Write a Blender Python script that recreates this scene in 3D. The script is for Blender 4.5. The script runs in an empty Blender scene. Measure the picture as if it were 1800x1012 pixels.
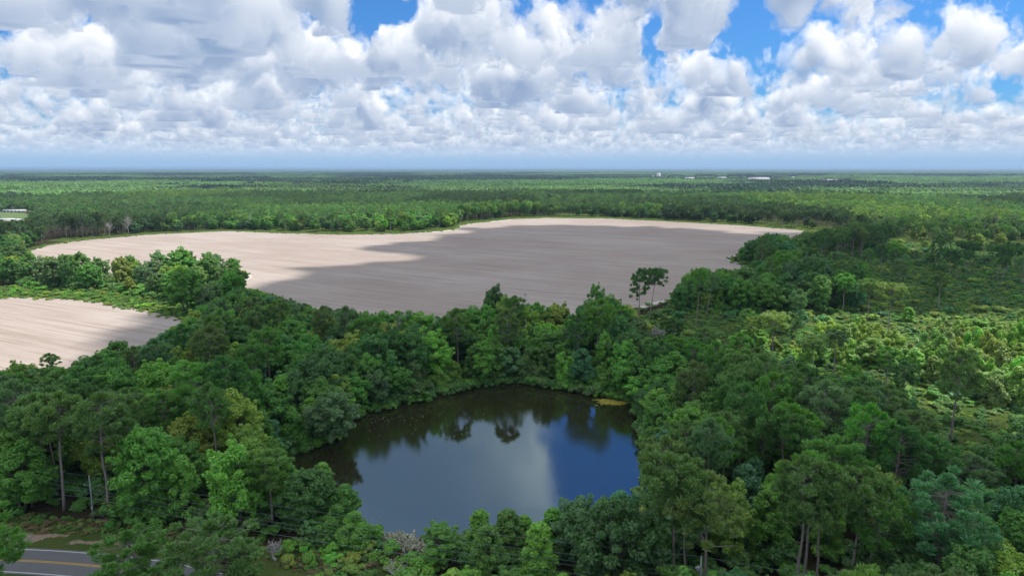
import bpy, math, random
import numpy as np
from mathutils import Vector, Matrix

random.seed(7)
RNG = np.random.default_rng(11)
SC = bpy.context.scene
COL = SC.collection

# ------------------------------------------------------------------ camera
CAM_H = 66.0
FOC = 1200.0                       # focal length in pixels of the 1800 px wide photograph
PITCH = math.atan(210.0 / FOC)
cam_data = bpy.data.cameras.new('camera')
cam_data.sensor_width = 36.0
cam_data.lens = 24.0
cam_data.clip_start = 0.5
cam_data.clip_end = 200000.0
cam = bpy.data.objects.new('camera', cam_data)
COL.objects.link(cam)
cam.location = (0, 0, CAM_H)
cam.rotation_euler = (math.pi / 2 - PITCH, 0, 0)
SC.camera = cam

# ------------------------------------------------------------------ render settings
SC.render.engine = 'CYCLES'
SC.view_settings.view_transform = 'Standard'
SC.view_settings.look = 'None'
SC.view_settings.exposure = 0.57
SC.view_settings.gamma = 1.0
SC.view_settings.use_curve_mapping = False
cy = SC.cycles
cy.max_bounces = 6
cy.diffuse_bounces = 3
cy.glossy_bounces = 2
cy.transmission_bounces = 3
cy.transparent_max_bounces = 6
cy.volume_bounces = 0
cy.use_denoising = True
cy.use_adaptive_sampling = True
cy.adaptive_threshold = 0.015
cy.caustics_reflective = False
cy.caustics_refractive = False
try:
    cy.use_fast_gi = False
except Exception:
    pass

# ------------------------------------------------------------------ sun
SUN_EL = math.radians(64)
SUN_AZ = math.radians(75)          # clockwise from the view direction (+Y)
SUN_DIR = Vector((math.cos(SUN_EL) * math.sin(SUN_AZ), math.cos(SUN_EL) * math.cos(SUN_AZ), math.sin(SUN_EL)))
sd = bpy.data.lights.new('sun', 'SUN')
sd.energy = 3.2
sd.angle = math.radians(0.5)
sd.color = (1.0, 0.955, 0.89)
sun = bpy.data.objects.new('sun', sd)
COL.objects.link(sun)
sun.location = (0, 0, 3000)
sun.rotation_euler = SUN_DIR.to_track_quat('Z', 'Y').to_euler()

# ------------------------------------------------------------------ node helper
class NT:
    """short helper for building node trees"""
    def __init__(self, tree):
        self.t = tree
        self.n = tree.nodes
        self.l = tree.links

    def node(self, kind, **kw):
        nd = self.n.new(kind)
        for k, v in kw.items():
            setattr(nd, k, v)
        return nd

    def put(self, sock, v):
        if v is None:
            return
        if isinstance(v, bpy.types.NodeSocket):
            self.l.new(v, sock)
        else:
            sock.default_value = v

    def m(self, op, a, b=None, c=None, clamp=False):
        nd = self.n.new('ShaderNodeMath')
        nd.operation = op
        nd.use_clamp = clamp
        self.put(nd.inputs[0], a)
        self.put(nd.inputs[1], b)
        self.put(nd.inputs[2], c)
        return nd.outputs[0]

    def v(self, op, a, b=None, s=None):
        nd = self.n.new('ShaderNodeVectorMath')
        nd.operation = op
        self.put(nd.inputs[0], a)
        self.put(nd.inputs[1], b)
        if s is not None:
            self.put(nd.inputs['Scale'], s)
        return nd.outputs['Value'] if op in ('DOT_PRODUCT', 'LENGTH', 'DISTANCE') else nd.outputs[0]

    def noise(self, vec, scale, detail=2.0, rough=0.5, lac=2.0, dist=0.0, col=False, **kw):
        nd = self.n.new('ShaderNodeTexNoise')
        for k, x in kw.items():
            setattr(nd, k, x)
        self.put(nd.inputs['Vector'], vec)
        self.put(nd.inputs['Scale'], scale)
        self.put(nd.inputs['Detail'], detail)
        self.put(nd.inputs['Roughness'], rough)
        self.put(nd.inputs['Lacunarity'], lac)
        self.put(nd.inputs['Distortion'], dist)
        return nd.outputs['Color'] if col else nd.outputs[0]

    def mix(self, f, a, b, blend='MIX'):
        nd = self.n.new('ShaderNodeMix')
        nd.data_type = 'RGBA'
        nd.blend_type = blend
        self.put(nd.inputs[0], f)
        self.put(nd.inputs[6], a)
        self.put(nd.inputs[7], b)
        return nd.outputs[2]

    def fmix(self, f, a, b):
        nd = self.n.new('ShaderNodeMix')
        nd.data_type = 'FLOAT'
        self.put(nd.inputs[0], f)
        self.put(nd.inputs[2], a)
        self.put(nd.inputs[3], b)
        return nd.outputs[0]

    def step(self, x, lo, hi, smooth=True):
        nd = self.n.new('ShaderNodeMapRange')
        nd.interpolation_type = 'SMOOTHSTEP' if smooth else 'LINEAR'
        self.put(nd.inputs['Value'], x)
        self.put(nd.inputs['From Min'], lo)
        self.put(nd.inputs['From Max'], hi)
        return nd.outputs['Result']

    def xyz(self, vec):
        nd = self.n.new('ShaderNodeSeparateXYZ')
        self.put(nd.inputs[0], vec)
        return nd.outputs

    def vec(self, x, y, z):
        nd = self.n.new('ShaderNodeCombineXYZ')
        self.put(nd.inputs[0], x)
        self.put(nd.inputs[1], y)
        self.put(nd.inputs[2], z)
        return nd.outputs[0]

# ------------------------------------------------------------------ sky: clear sky + a deck of fair-weather cumulus (ray-stepped through its thickness)
SKY_STRENGTH = 0.1
def build_world():
    w = bpy.data.worlds.new('World')
    SC.world = w
    w.use_nodes = True
    t = NT(w.node_tree)
    w.cycles.sampling_method = 'NONE'
    t.n.clear()
    out = t.node('ShaderNodeOutputWorld')
    bg = t.node('ShaderNodeBackground')
    bg.inputs['Strength'].default_value = SKY_STRENGTH
    t.l.new(bg.outputs[0], out.inputs[0])
    sky = t.node('ShaderNodeTexSky', sky_type='NISHITA')
    sky.sun_disc = False
    sky.sun_elevation = SUN_EL
    sky.sun_rotation = SUN_AZ
    sky.altitude = 0
    sky.air_density = 1.0
    sky.dust_density = 1.2
    sky.ozone_density = 2.0
    tc = t.node('ShaderNodeTexCoord')
    d = t.v('NORMALIZE', tc.outputs['Generated'])
    dx, dy, dz = t.xyz(d)
    zc = t.m('MAXIMUM', dz, 0.012)
    inv = t.m('DIVIDE', 1.0, zc)
    el = t.m('ARCSINE', dz)                     # radians
    az = t.m('ARCTAN2', dx, dy)
    warp = t.noise(d, 16.0, 3.0, 0.6, col=True)
    wx, wy, wz = t.xyz(warp)
    az = t.m('MULTIPLY_ADD', t.m('SUBTRACT', wx, 0.5), 0.075, az)
    wel = t.m('MULTIPLY_ADD', t.m('SUBTRACT', wy, 0.5), 0.06, el)
    # openings in the deck and thicker banks, as places in the real sky (azimuth, elevation, widths in degrees, amount)
    D = math.radians
    spots = SPOTS
    bias = None
    for a0, e0, wa, we, amt in spots:
        qa = t.m('MULTIPLY', t.m('SUBTRACT', az, D(a0)), 1 / D(wa))
        qe = t.m('MULTIPLY', t.m('SUBTRACT', wel, D(e0)), 1 / D(we))
        r2 = t.m('MULTIPLY_ADD', qa, qa, t.m('MULTIPLY', qe, qe))
        g = t.m('MULTIPLY', t.m('EXPONENT', t.m('MULTIPLY', r2, -1.0)), amt)
        bias = g if bias is None else t.m('ADD', bias, g)
    bias = t.m('ADD', bias, t.m('MULTIPLY', t.step(el, D(13), D(35)), CL_HIGH))    # the same cover overhead as in view
    white = t.node('ShaderNodeTexWhiteNoise', noise_dimensions='3D')
    t.l.new(t.v('SCALE', d, s=91234.5), white.inputs['Vector'])
    jit = white.outputs['Value']
    N = CL_N
    base, top = CL_BASE, CL_TOP                           # km
    T = None
    Cw = None                                   # accumulated "white" amount
    for k in range(N):
        h01 = t.m('MULTIPLY', t.m('ADD', jit, float(k)), 1.0 / N)      # 0..1 in the slab
        h01 = t.m('POWER', h01, 1.5)
        h = t.m('MULTIPLY_ADD', h01, top - base, base)
        p = t.v('SCALE', d, s=t.m('MULTIPLY', h, inv))
        p = t.v('ADD', p, CL_OFF)
        p = t.v('MULTIPLY', p, (1.0, 1.0, CL_ZS))
        n = t.noise(p, CL_SCALE, CL_DETAIL, CL_ROUGH)
        thr = t.m('MULTIPLY_ADD', h01, CL_RISE, t.m('ADD', bias, CL_THR))
        # bases are rounded off rather than cut level
        thr = t.m('MULTIPLY_ADD', t.m('MAXIMUM', t.m('SUBTRACT', CL_ROUND, h01), 0.0), CL_RK, thr)
        x = t.m('SUBTRACT', n, thr)
        dens = t.step(x, 0.0, CL_SOFT)
        alpha = t.m('MULTIPLY', dens, 0.97)
        # light: what lies between this point and the sun
        ps = t.v('ADD', p, tuple(SUN_DIR * 0.28))
        n2 = t.noise(ps, CL_SCALE, 2.0, CL_ROUGH)
        thr2 = t.m('ADD', thr, CL_RISE * 0.22 / (top - base))
        occ = t.m('SUBTRACT', n2, thr2)
        lit = t.step(occ, CL_OC1, CL_OC0)
        # the flat bases are in shade, the higher parts in the light
        lit = t.m('MULTIPLY', lit, t.m('MULTIPLY_ADD', t.step(h01, 0.0, CL_BL), 0.85, 0.15))
        if T is None:
            Cw = t.m('MULTIPLY', alpha, lit)
            T = t.m('SUBTRACT', 1.0, alpha)
        else:
            Cw = t.m('MULTIPLY_ADD', t.m('MULTIPLY', T, alpha), lit, Cw)
            T = t.m('MULTIPLY', T, t.m('SUBTRACT', 1.0, alpha))
    A = t.m('SUBTRACT', 1.0, T)
    lum = t.m('DIVIDE', Cw, t.m('MAXIMUM', A, 0.02))
    # bases overhead made paler to add fill light, where less cloud is seen through
    lum = t.m('ADD', t.m('POWER', lum, CL_GAM), t.m('MULTIPLY', t.step(el, D(28), D(52)), 0.40), clamp=True)
    k = 1.0 / SKY_STRENGTH
    ccol = t.mix(lum, tuple(c * k for c in CL_DARK) + (1,), tuple(c * k for c in CL_LIGHT) + (1,))
    # clouds low on the horizon fade into the air
    far = t.step(el, D(0.2), D(2.6))
    ccol = t.mix(far, tuple(c * k for c in (0.33, 0.45, 0.61)) + (1,), ccol)
    cover = t.m('MULTIPLY', A, t.step(el, D(0.25), D(1.5)))
    skyc = t.mix(1.0, sky.outputs[0], SKY_TINT + (1,), 'MULTIPLY')
    skyc = t.mix(t.step(el, D(6.0), D(-0.5)), skyc, tuple(c * k for c in (0.25, 0.385, 0.56)) + (1,))
    t.l.new(t.mix(cover, skyc, ccol), bg.inputs['Color'])

CL_BL = 0.42
CL_OC1, CL_OC0, CL_GAM = 0.12, -0.10, 0.72
CL_N, CL_BASE, CL_TOP = 24, 1.0, 2.6
CL_OFF = (33.1, 12.7, 4.0)
CL_SCALE, CL_DETAIL, CL_ROUGH = 1.0, 5.0, 0.59
CL_HIGH = -0.06
CL_ZS, CL_ROUND, CL_RK = 0.85, 0.2, 0.5
CL_RISE, CL_THR, CL_SOFT = 0.18, 0.507, 0.012
CL_DARK, CL_LIGHT = (0.20, 0.28, 0.42), (0.80, 0.81, 0.82)
SKY_TINT = (0.25, 0.58, 0.98)
SPOTS = [(18.6, 10.5, 2.2, 4.0, 0.13), (11.3, 11.0, 1.0, 3, 0.11), (-10, 12.0, 1.6, 1.6, 0.12), (35, 5, 1.8, 1.2, 0.10),
         (15.2, 10, 1.3, 4, -0.04), (7.0, 22, 6.0, 7, 0.19), (-12, 24, 9, 7, -0.24), (-22, 10, 12, 5, -0.03)]
build_world()

# ------------------------------------------------------------------ places: photograph pixel <-> point on the ground
CP, SP = math.cos(PITCH), math.sin(PITCH)
def at(px, py, h=0.0):
    u, v = (px - 900.0) / FOC, (506.0 - py) / FOC
    t = (h - CAM_H) / (-SP + v * CP)
    return u * t, (CP + v * SP) * t
def to_px(x, y, z=0.0):
    dz = z - CAM_H
    depth = y * CP - dz * SP
    depth = np.where(np.abs(depth) < 1e-3, 1e-3, depth)
    up = y * SP + dz * CP
    return 900.0 + FOC * x / depth, 506.0 - FOC * up / depth, depth
def height_to(bx, by, ty):
    """height of an upright thing whose base shows at (bx, by) and whose top shows at row ty"""
    Y = at(bx, by)[1]
    v = (506.0 - ty) / FOC
    return CAM_H + Y * (-SP + v * CP) / (CP + v * SP)
def wpoly(pts, h=0.0):
    return np.array([at(a, b, h) for a, b in pts])
def inside(poly, x, y):
    poly = np.asarray(poly, float)
    x = np.asarray(x, float); y = np.asarray(y, float)
    r = np.zeros(x.shape, bool)
    n = len(poly)
    j = n - 1
    for i in range(n):
        xi, yi = poly[i]; xj, yj = poly[j]
        c = ((yi > y) != (yj > y))
        with np.errstate(divide='ignore', invalid='ignore'):
            r ^= c & (x < (xj - xi) * (y - yi) / (yj - yi + 1e-12) + xi)
        j = i
    return r
def edge_dist(poly, x, y):
    poly = np.asarray(poly, float)
    d = np.full(np.shape(x), 1e9)
    n = len(poly)
    for i in range(n):
        ax, ay = poly[i]; bx, by = poly[(i + 1) % n]
        ex, ey = bx - ax, by - ay
        t = np.clip(((x - ax) * ex + (y - ay) * ey) / (ex * ex + ey * ey + 1e-9), 0, 1)
        d = np.minimum(d, np.hypot(x - ax - t * ex, y - ay - t * ey))
    return d
def smooth(x, a, b):
    t = np.clip((x - a) / (b - a), 0, 1)
    return t * t * (3 - 2 * t)
class Lattice:
    """smooth 2-D value noise, 0..1"""
    def __init__(self, seed):
        self.g = np.random.default_rng(seed).random((256, 256))
    def __call__(self, x, y):
        x = np.asarray(x, float); y = np.asarray(y, float)
        xi, yi = np.floor(x).astype(int), np.floor(y).astype(int)
        fx, fy = x - xi, y - yi
        fx = fx * fx * (3 - 2 * fx); fy = fy * fy * (3 - 2 * fy)
        G = lambda a, b: self.g[a % 256, b % 256]
        return (G(xi, yi) * (1 - fx) + G(xi + 1, yi) * fx) * (1 - fy) + (G(xi, yi + 1) * (1 - fx) + G(xi + 1, yi + 1) * fx) * fy
L1, L2, L3 = Lattice(1), Lattice(2), Lattice(3)
def fbm(x, y, L=L1):
    return 0.55 * L(x, y) + 0.28 * L(x * 2.1 + 9, y * 2.1) + 0.17 * L(x * 4.3, y * 4.3 + 5)

# outlines, in photograph pixels on the ground
POND = [(500, 812), (520, 797), (560, 783), (600, 765), (612, 745), (640, 728), (690, 718), (740, 703), (800, 690), (850, 677), (900, 674), (960, 680), (1010, 688),
        (1060, 697), (1110, 708), (1125, 722), (1128, 760), (1138, 800), (1140, 850), (1125, 895), (1070, 930), (980, 950), (880, 960), (780, 966), (720, 968), (660, 958),
        (600, 930), (540, 880), (500, 845)]
BIG_FIELD = [(50, 440), (85, 431), (130, 424), (250, 413), (400, 406), (500, 410), (600, 412.5), (700, 411), (795, 404.5), (806, 400), (806, 397), (820, 394), (900, 385),
             (960, 383), (1060, 384), (1150, 388), (1300, 396), (1420, 405.5), (1412, 412), (1380, 425), (1310, 447), (1284, 452), (1284, 457), (1300, 465), (1330, 473), (1330, 490), (1290, 505),
             (1195, 524), (1140, 540), (1080, 556), (1000, 582), (790, 598), (600, 588), (490, 550), (440, 520), (420, 505), (408, 495), (426, 486), (432, 482), (400, 476), (300, 484), (200, 492), (100, 492), (62, 492), (44, 478), (36, 462), (40, 449)]
SMALL_FIELD = [(-260, 530), (0, 523), (80, 523), (170, 530), (240, 543), (300, 555), (337, 567), (335, 576), (318, 592), (285, 625), (180, 666), (60, 688), (0, 696), (-300, 720)]
ROAD_C = [(-330, 984), (-150, 980), (0, 983.5), (60, 986), (120, 990), (190, 996.5), (260, 1006), (330, 1020), (420, 1044), (520, 1082), (640, 1150)]
pondW, bigW, smallW = wpoly(POND, -1.0), wpoly(BIG_FIELD), wpoly(SMALL_FIELD)
BANK = [(-500, 900), (60, 903), (150, 913), (225, 915), (330, 935), (450, 950), (540, 962), (650, 965), (730, 972), (770, 1000), (760, 1400), (-500, 1400)]
MEADOW = [(1125, 560), (1195, 528), (1300, 540), (1420, 548), (1500, 520), (1440, 470), (1400, 462), (1420, 425), (1480, 418), (1600, 428), (1950, 436), (1950, 790), (1720, 800), (1600, 770), (1590, 700), (1440, 665), (1290, 645), (1180, 605)]
STRIP = [(-300, 500), (60, 503), (200, 508), (300, 520), (340, 520), (350, 565), (337, 566), (300, 554), (240, 542), (170, 529), (80, 522), (0, 522), (-260, 529)]
NORTH_EDGE = [(-400, 470), (-60, 446), (45, 437), (130, 420.5), (250, 410), (400, 403), (500, 406.5), (600, 409), (700, 408), (790, 401), (800, 396), (815, 391), (900, 382.5), (960, 380.5), (1060, 381.5),
              (1150, 385.5), (1300, 393.5), (1420, 403), (1600, 416), (1950, 425)]
NX, NY = np.array(NORTH_EDGE).T

# ------------------------------------------------------------------ meshes
def mesh_np(name, verts, faces, mats=(), mat_idx=None, smooth_shade=False):
    """faces: list of int arrays (n x 3 or n x 4)"""
    me = bpy.data.meshes.new(name)
    verts = np.asarray(verts, np.float32)
    faces = [np.asarray(f, np.int32) for f in faces if len(f)]
    me.vertices.add(len(verts))
    me.vertices.foreach_set('co', verts.ravel())
    nl = sum(f.size for f in faces)
    npol = sum(len(f) for f in faces)
    me.loops.add(nl)
    me.loops.foreach_set('vertex_index', np.concatenate([f.ravel() for f in faces]))
    me.polygons.add(npol)
    tot = np.concatenate([np.full(len(f), f.shape[1], np.int32) for f in faces])
    start = np.concatenate([[0], np.cumsum(tot)[:-1]]).astype(np.int32)
    me.polygons.foreach_set('loop_start', start)
    if mat_idx is not None:
        me.polygons.foreach_set('material_index', np.asarray(mat_idx, np.int32))
    if smooth_shade is True:
        me.polygons.foreach_set('use_smooth', np.ones(npol, bool))
    elif smooth_shade is not False:
        me.polygons.foreach_set('use_smooth', np.asarray(smooth_shade, bool))
    for m in mats:
        me.materials.append(m)
    me.update(calc_edges=True)
    return me
class MB:
    """collects pieces of one mesh"""
    def __init__(self):
        self.v, self.q, self.t, self.n = [], [], [], 0
    def add(self, v, q=(), t=()):
        v = np.asarray(v, float).reshape(-1, 3)
        self.v.append(v)
        if len(q): self.q.append(np.asarray(q, int).reshape(-1, 4) + self.n)
        if len(t): self.t.append(np.asarray(t, int).reshape(-1, 3) + self.n)
        self.n += len(v)
        return self
    def tube(self, pts, rad, sides=7, cap=True):
        pts = np.asarray(pts, float)
        rad = np.broadcast_to(np.asarray(rad, float), (len(pts),))
        d = np.gradient(pts, axis=0)
        d /= np.linalg.norm(d, axis=1)[:, None] + 1e-9
        ref = np.array([1.0, 0.13, 0.07]) if abs(d[0, 0]) < 0.8 else np.array([0.1, 1.0, 0.05])
        a = np.cross(d, ref); a /= np.linalg.norm(a, axis=1)[:, None] + 1e-9
        b = np.cross(d, a)
        th = np.arange(sides) * 2 * np.pi / sides
        ring = pts[:, None] + rad[:, None, None] * (a[:, None] * np.cos(th)[None, :, None] + b[:, None] * np.sin(th)[None, :, None])
        n = len(pts)
        i, j = np.meshgrid(np.arange(n - 1), np.arange(sides), indexing='ij')
        k = (j + 1) % sides
        q = np.stack([i * sides + j, i * sides + k, (i + 1) * sides + k, (i + 1) * sides + j], -1).reshape(-1, 4)
        v = ring.reshape(-1, 3)
        t = []
        if cap:
            v = np.concatenate([v, pts[:1], pts[-1:]])
            m = n * sides
            t = [(m, (s + 1) % sides, s) for s in range(sides)] + [(m + 1, (n - 1) * sides + s, (n - 1) * sides + (s + 1) % sides) for s in range(sides)]
        return self.add(v, q, t)
    def box(self, x0, x1, y0, y1, z0, z1):
        v = [(x0, y0, z0), (x1, y0, z0), (x1, y1, z0), (x0, y1, z0), (x0, y0, z1), (x1, y0, z1), (x1, y1, z1), (x0, y1, z1)]
        return self.add(v, [(0, 3, 2, 1), (4, 5, 6, 7), (0, 1, 5, 4), (1, 2, 6, 5), (2, 3, 7, 6), (3, 0, 4, 7)])
    def arrays(self):
        return np.concatenate(self.v), (np.concatenate(self.q) if self.q else np.zeros((0, 4), int)), (np.concatenate(self.t) if self.t else np.zeros((0, 3), int))
    def mesh(self, name, mat, smooth_shade=False):
        v, q, t = self.arrays()
        return mesh_np(name, v, [q, t], [mat], None, smooth_shade)
    def obj(self, name, mat, parent=None, smooth_shade=False):
        return link(name, self.mesh(name, mat, smooth_shade), parent)
def link(name, data, parent=None, loc=None, rz=0.0):
    o = bpy.data.objects.new(name, data)
    COL.objects.link(o)
    if parent is not None: o.parent = parent
    if loc is not None: o.location = loc
    if rz: o.rotation_euler = (0, 0, rz)
    return o
def tag(o, label=None, cat=None, group=None, kind=None):
    if label: o['label'] = label
    if cat: o['category'] = cat
    if group: o['group'] = group
    if kind: o['kind'] = kind
    return o

# ------------------------------------------------------------------ materials
def material(name):
    m = bpy.data.materials.new(name)
    m.use_nodes = True
    t = NT(m.node_tree)
    t.n.clear()
    out = t.node('ShaderNodeOutputMaterial')
    return m, t, out
def simple_mat(name, col, rough=0.7, metal=0.0, vary=0.12, scale=3.0):
    m, t, out = material(name)
    b = t.node('ShaderNodeBsdfPrincipled')
    geo = t.node('ShaderNodeNewGeometry')
    n = t.noise(geo.outputs['Position'], scale, 4.0, 0.6)
    lo = tuple(c * (1 - vary) for c in col) + (1,)
    hi = tuple(min(1, c * (1 + vary)) for c in col) + (1,)
    t.l.new(t.mix(n, lo, hi), b.inputs['Base Color'])
    b.inputs['Roughness'].default_value = rough
    b.inputs['Metallic'].default_value = metal
    t.l.new(b.outputs[0], out.inputs[0])
    return m
LEAF_GAIN = 2.95                  # reflected plus transmitted share of a leaf, from the single-sided tints below
def leaf_mat(name, trans=0.32, spread=0.55, gloss=0.06):
    m, t, out = material(name)
    at_ = t.node('ShaderNodeAttribute', attribute_type='INSTANCER', attribute_name='tint')
    geo = t.node('ShaderNodeNewGeometry')
    oi = t.node('ShaderNodeObjectInfo')
    rnd = geo.outputs['Random Per Island']
    bright = t.m('MULTIPLY_ADD', rnd, spread, 1.0 - spread / 2)
    bright = t.m('MULTIPLY', bright, t.m('MULTIPLY_ADD', oi.outputs['Random'], 0.3, 0.85))
    col = t.v('SCALE', at_.outputs['Color'], s=t.m('MULTIPLY', bright, LEAF_GAIN))
    # some leaves lean to yellow, some to blue-green
    rr = t.m('FRACT', t.m('MULTIPLY', rnd, 37.7))
    col = t.v('MULTIPLY', col, t.mix(rr, (0.86, 1.0, 1.06, 1), (1.16, 1.0, 0.86, 1)))
    d = t.node('ShaderNodeBsdfDiffuse')
    tr = t.node('ShaderNodeBsdfTranslucent')
    gl = t.node('ShaderNodeBsdfGlossy')
    gl.inputs['Roughness'].default_value = 0.5
    gl.inputs['Color'].default_value = (0.9, 0.95, 1, 1)
    t.l.new(col, d.inputs['Color'])
    t.l.new(t.v('MULTIPLY', col, (1.25, 1.15, 0.55)), tr.inputs['Color'])
    mx = t.node('ShaderNodeMixShader')
    mx.inputs[0].default_value = trans
    t.l.new(d.outputs[0], mx.inputs[1]); t.l.new(tr.outputs[0], mx.inputs[2])
    m2 = t.node('ShaderNodeMixShader')
    m2.inputs[0].default_value = gloss
    t.l.new(mx.outputs[0], m2.inputs[1]); t.l.new(gl.outputs[0], m2.inputs[2])
    t.l.new(m2.outputs[0], out.inputs[0])
    return m
M_LEAF = leaf_mat('leaf', 0.4, 0.6, 0.04)
M_NEEDLE = leaf_mat('needle', 0.3, 0.5, 0.05)
M_BARK = simple_mat('grey_bark', (0.13, 0.11, 0.095), 0.9, 0, 0.5, 2.0)
M_PINE_BARK = simple_mat('pine_bark', (0.31, 0.25, 0.23), 0.9, 0, 0.5, 1.5)
M_DEAD = simple_mat('dead_wood', (0.42, 0.39, 0.37), 0.9, 0, 0.3, 2.0)

def ground_material():
    m, t, out = material('ground')
    b = t.node('ShaderNodeBsdfDiffuse')
    pos = t.node('ShaderNodeNewGeometry').outputs['Position']
    ag = t.node('ShaderNodeAttribute', attribute_name='grass').outputs['Fac']
    ab = t.node('ShaderNodeAttribute', attribute_name='bare').outputs['Fac']
    n1 = t.noise(pos, 0.06, 6, 0.65)
    n2 = t.noise(pos, 0.5, 5, 0.7)
    n3 = t.noise(pos, 2.5, 3, 0.7)
    floor = t.mix(n2, (0.020, 0.020, 0.011, 1), (0.062, 0.052, 0.028, 1))
    grass = t.mix(t.step(n1, 0.35, 0.65), (0.055, 0.105, 0.022, 1), (0.115, 0.145, 0.040, 1))
    grass = t.mix(t.step(n2, 0.56, 0.76), grass, (0.145, 0.115, 0.072, 1))
    grass = t.mix(t.m('MULTIPLY', n3, 0.5), grass, (0.03, 0.055, 0.015, 1))
    gm = t.step(t.m('ADD', ag, t.m('MULTIPLY_ADD', n2, 0.5, -0.25)), 0.35, 0.65)
    col = t.mix(gm, floor, grass)
    sand = t.mix(n3, (0.22, 0.15, 0.10, 1), (0.46, 0.36, 0.28, 1))
    bm = t.step(t.m('ADD', ab, t.m('MULTIPLY_ADD', n2, 0.9, -0.45)), 0.4, 0.6)
    col = t.mix(bm, col, sand)
    t.l.new(col, b.inputs['Color'])
    bp = t.node('ShaderNodeBump')
    bp.inputs['Strength'].default_value = 0.6
    bp.inputs['Distance'].default_value = 0.25
    t.l.new(n3, bp.inputs['Height'])
    t.l.new(bp.outputs[0], b.inputs['Normal'])
    t.l.new(b.outputs[0], out.inputs[0])
    return m
def field_material(azi, name):
    m, t, out = material(name)
    b = t.node('ShaderNodeBsdfDiffuse')
    b.inputs['Roughness'].default_value = 0.6
    pos = t.node('ShaderNodeNewGeometry').outputs['Position']
    a = math.radians(azi)
    along = (math.sin(a), math.cos(a), 0); across = (math.cos(a), -math.sin(a), 0)
    u = t.v('DOT_PRODUCT', pos, across)
    w = t.v('DOT_PRODUCT', pos, along)
    wob = t.noise(pos, 0.008, 2, 0.5)
    u2 = t.m('MULTIPLY_ADD', wob, 10.0, u)
    streak = t.noise(t.vec(t.m('MULTIPLY', u2, 0.55), t.m('MULTIPLY', w, 0.009), 0.0), 1.0, 4, 0.75)
    streak2 = t.noise(t.vec(t.m('MULTIPLY', u2, 0.09), t.m('MULTIPLY', w, 0.002), 4.0), 1.0, 3, 0.6)
    rows = t.m('SINE', t.m('MULTIPLY', u2, 2 * math.pi / 1.83))
    patch = t.noise(pos, 0.009, 5, 0.6)
    fine = t.noise(pos, 0.7, 5, 0.75)
    col = t.mix(t.step(patch, 0.32, 0.68), (0.42, 0.35, 0.305, 1), (0.51, 0.445, 0.395, 1))
    col = t.mix(t.m('MULTIPLY', t.step(streak, 0.46, 0.64), 0.52), col, (0.24, 0.18, 0.14, 1))
    col = t.mix(t.m('MULTIPLY', t.step(streak2, 0.42, 0.7), 0.26), col, (0.33, 0.25, 0.205, 1))
    col = t.mix(t.m('MULTIPLY', t.step(fine, 0.58, 0.75), 0.4), col, (0.26, 0.19, 0.14, 1))
    col = t.mix(t.m('MULTIPLY_ADD', rows, 0.09, 0.09), col, (0.27, 0.2, 0.15, 1))
    wet = t.noise(t.v('MULTIPLY', pos, (0.02, 0.035, 0)), 1.0, 4, 0.65)
    col = t.mix(t.m('MULTIPLY', t.step(wet, 0.5, 0.72), 0.3), col, (0.33, 0.26, 0.235, 1))
    weed = t.noise(pos, 0.16, 6, 0.8)
    col = t.mix(t.m('MULTIPLY', t.step(weed, 0.70, 0.76), 0.5), col, (0.13, 0.12, 0.06, 1))
    t.l.new(col, b.inputs['Color'])
    bp = t.node('ShaderNodeBump')
    bp.inputs['Strength'].default_value = 0.35
    bp.inputs['Distance'].default_value = 0.12
    t.l.new(t.m('MULTIPLY_ADD', rows, 0.5, streak), bp.inputs['Height'])
    t.l.new(bp.outputs[0], b.inputs['Normal'])
    t.l.new(b.outputs[0], out.inputs[0])
    return m
def water_material():
    m, t, out = material('pond_water')
    b = t.node('ShaderNodeBsdfPrincipled')
    pos = t.node('ShaderNodeNewGeometry').outputs['Position']
    n = t.noise(pos, 0.05, 3, 0.5)
    t.l.new(t.mix(n, (0.022, 0.021, 0.008, 1), (0.036, 0.034, 0.012, 1)), b.inputs['Base Color'])
    b.inputs['Roughness'].default_value = 0.035
    b.inputs['IOR'].default_value = 2.9
    b.inputs['Specular Tint'].default_value = (0.62, 0.88, 1.0, 1)
    rip = t.noise(t.v('MULTIPLY', pos, (1.0, 1.7, 1.0)), 1.5, 4, 0.65)
    calm = t.step(t.noise(pos, 0.035, 3, 0.5), 0.35, 0.7)
    bp = t.node('ShaderNodeBump')
    bp.inputs['Distance'].default_value = 0.05
    t.l.new(t.m('MULTIPLY_ADD', calm, 0.26, 0.05), bp.inputs['Strength'])
    t.l.new(rip, bp.inputs['Height'])
    t.l.new(bp.outputs[0], b.inputs['Normal'])
    t.l.new(b.outputs[0], out.inputs[0])
    return m
def asphalt_material():
    m, t, out = material('asphalt')
    b = t.node('ShaderNodeBsdfPrincipled')
    pos = t.node('ShaderNodeNewGeometry').outputs['Position']
    n = t.noise(pos, 0.35, 5, 0.7)
    n2 = t.noise(pos, 14.0, 2, 0.7)
    col = t.mix(n, (0.12, 0.122, 0.128, 1), (0.20, 0.20, 0.20, 1))
    col = t.mix(t.m('MULTIPLY', n2, 0.4), col, (0.09, 0.09, 0.09, 1))
    crack = t.noise(pos, 0.12, 6, 0.8)          # old patches
    col = t.mix(t.m('MULTIPLY', t.step(crack, 0.56, 0.62), 0.35), col, (0.075, 0.075, 0.078, 1))
    t.l.new(col, b.inputs['Base Color'])
    b.inputs['Roughness'].default_value = 0.85
    t.l.new(b.outputs[0], out.inputs[0])
    return m
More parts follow.
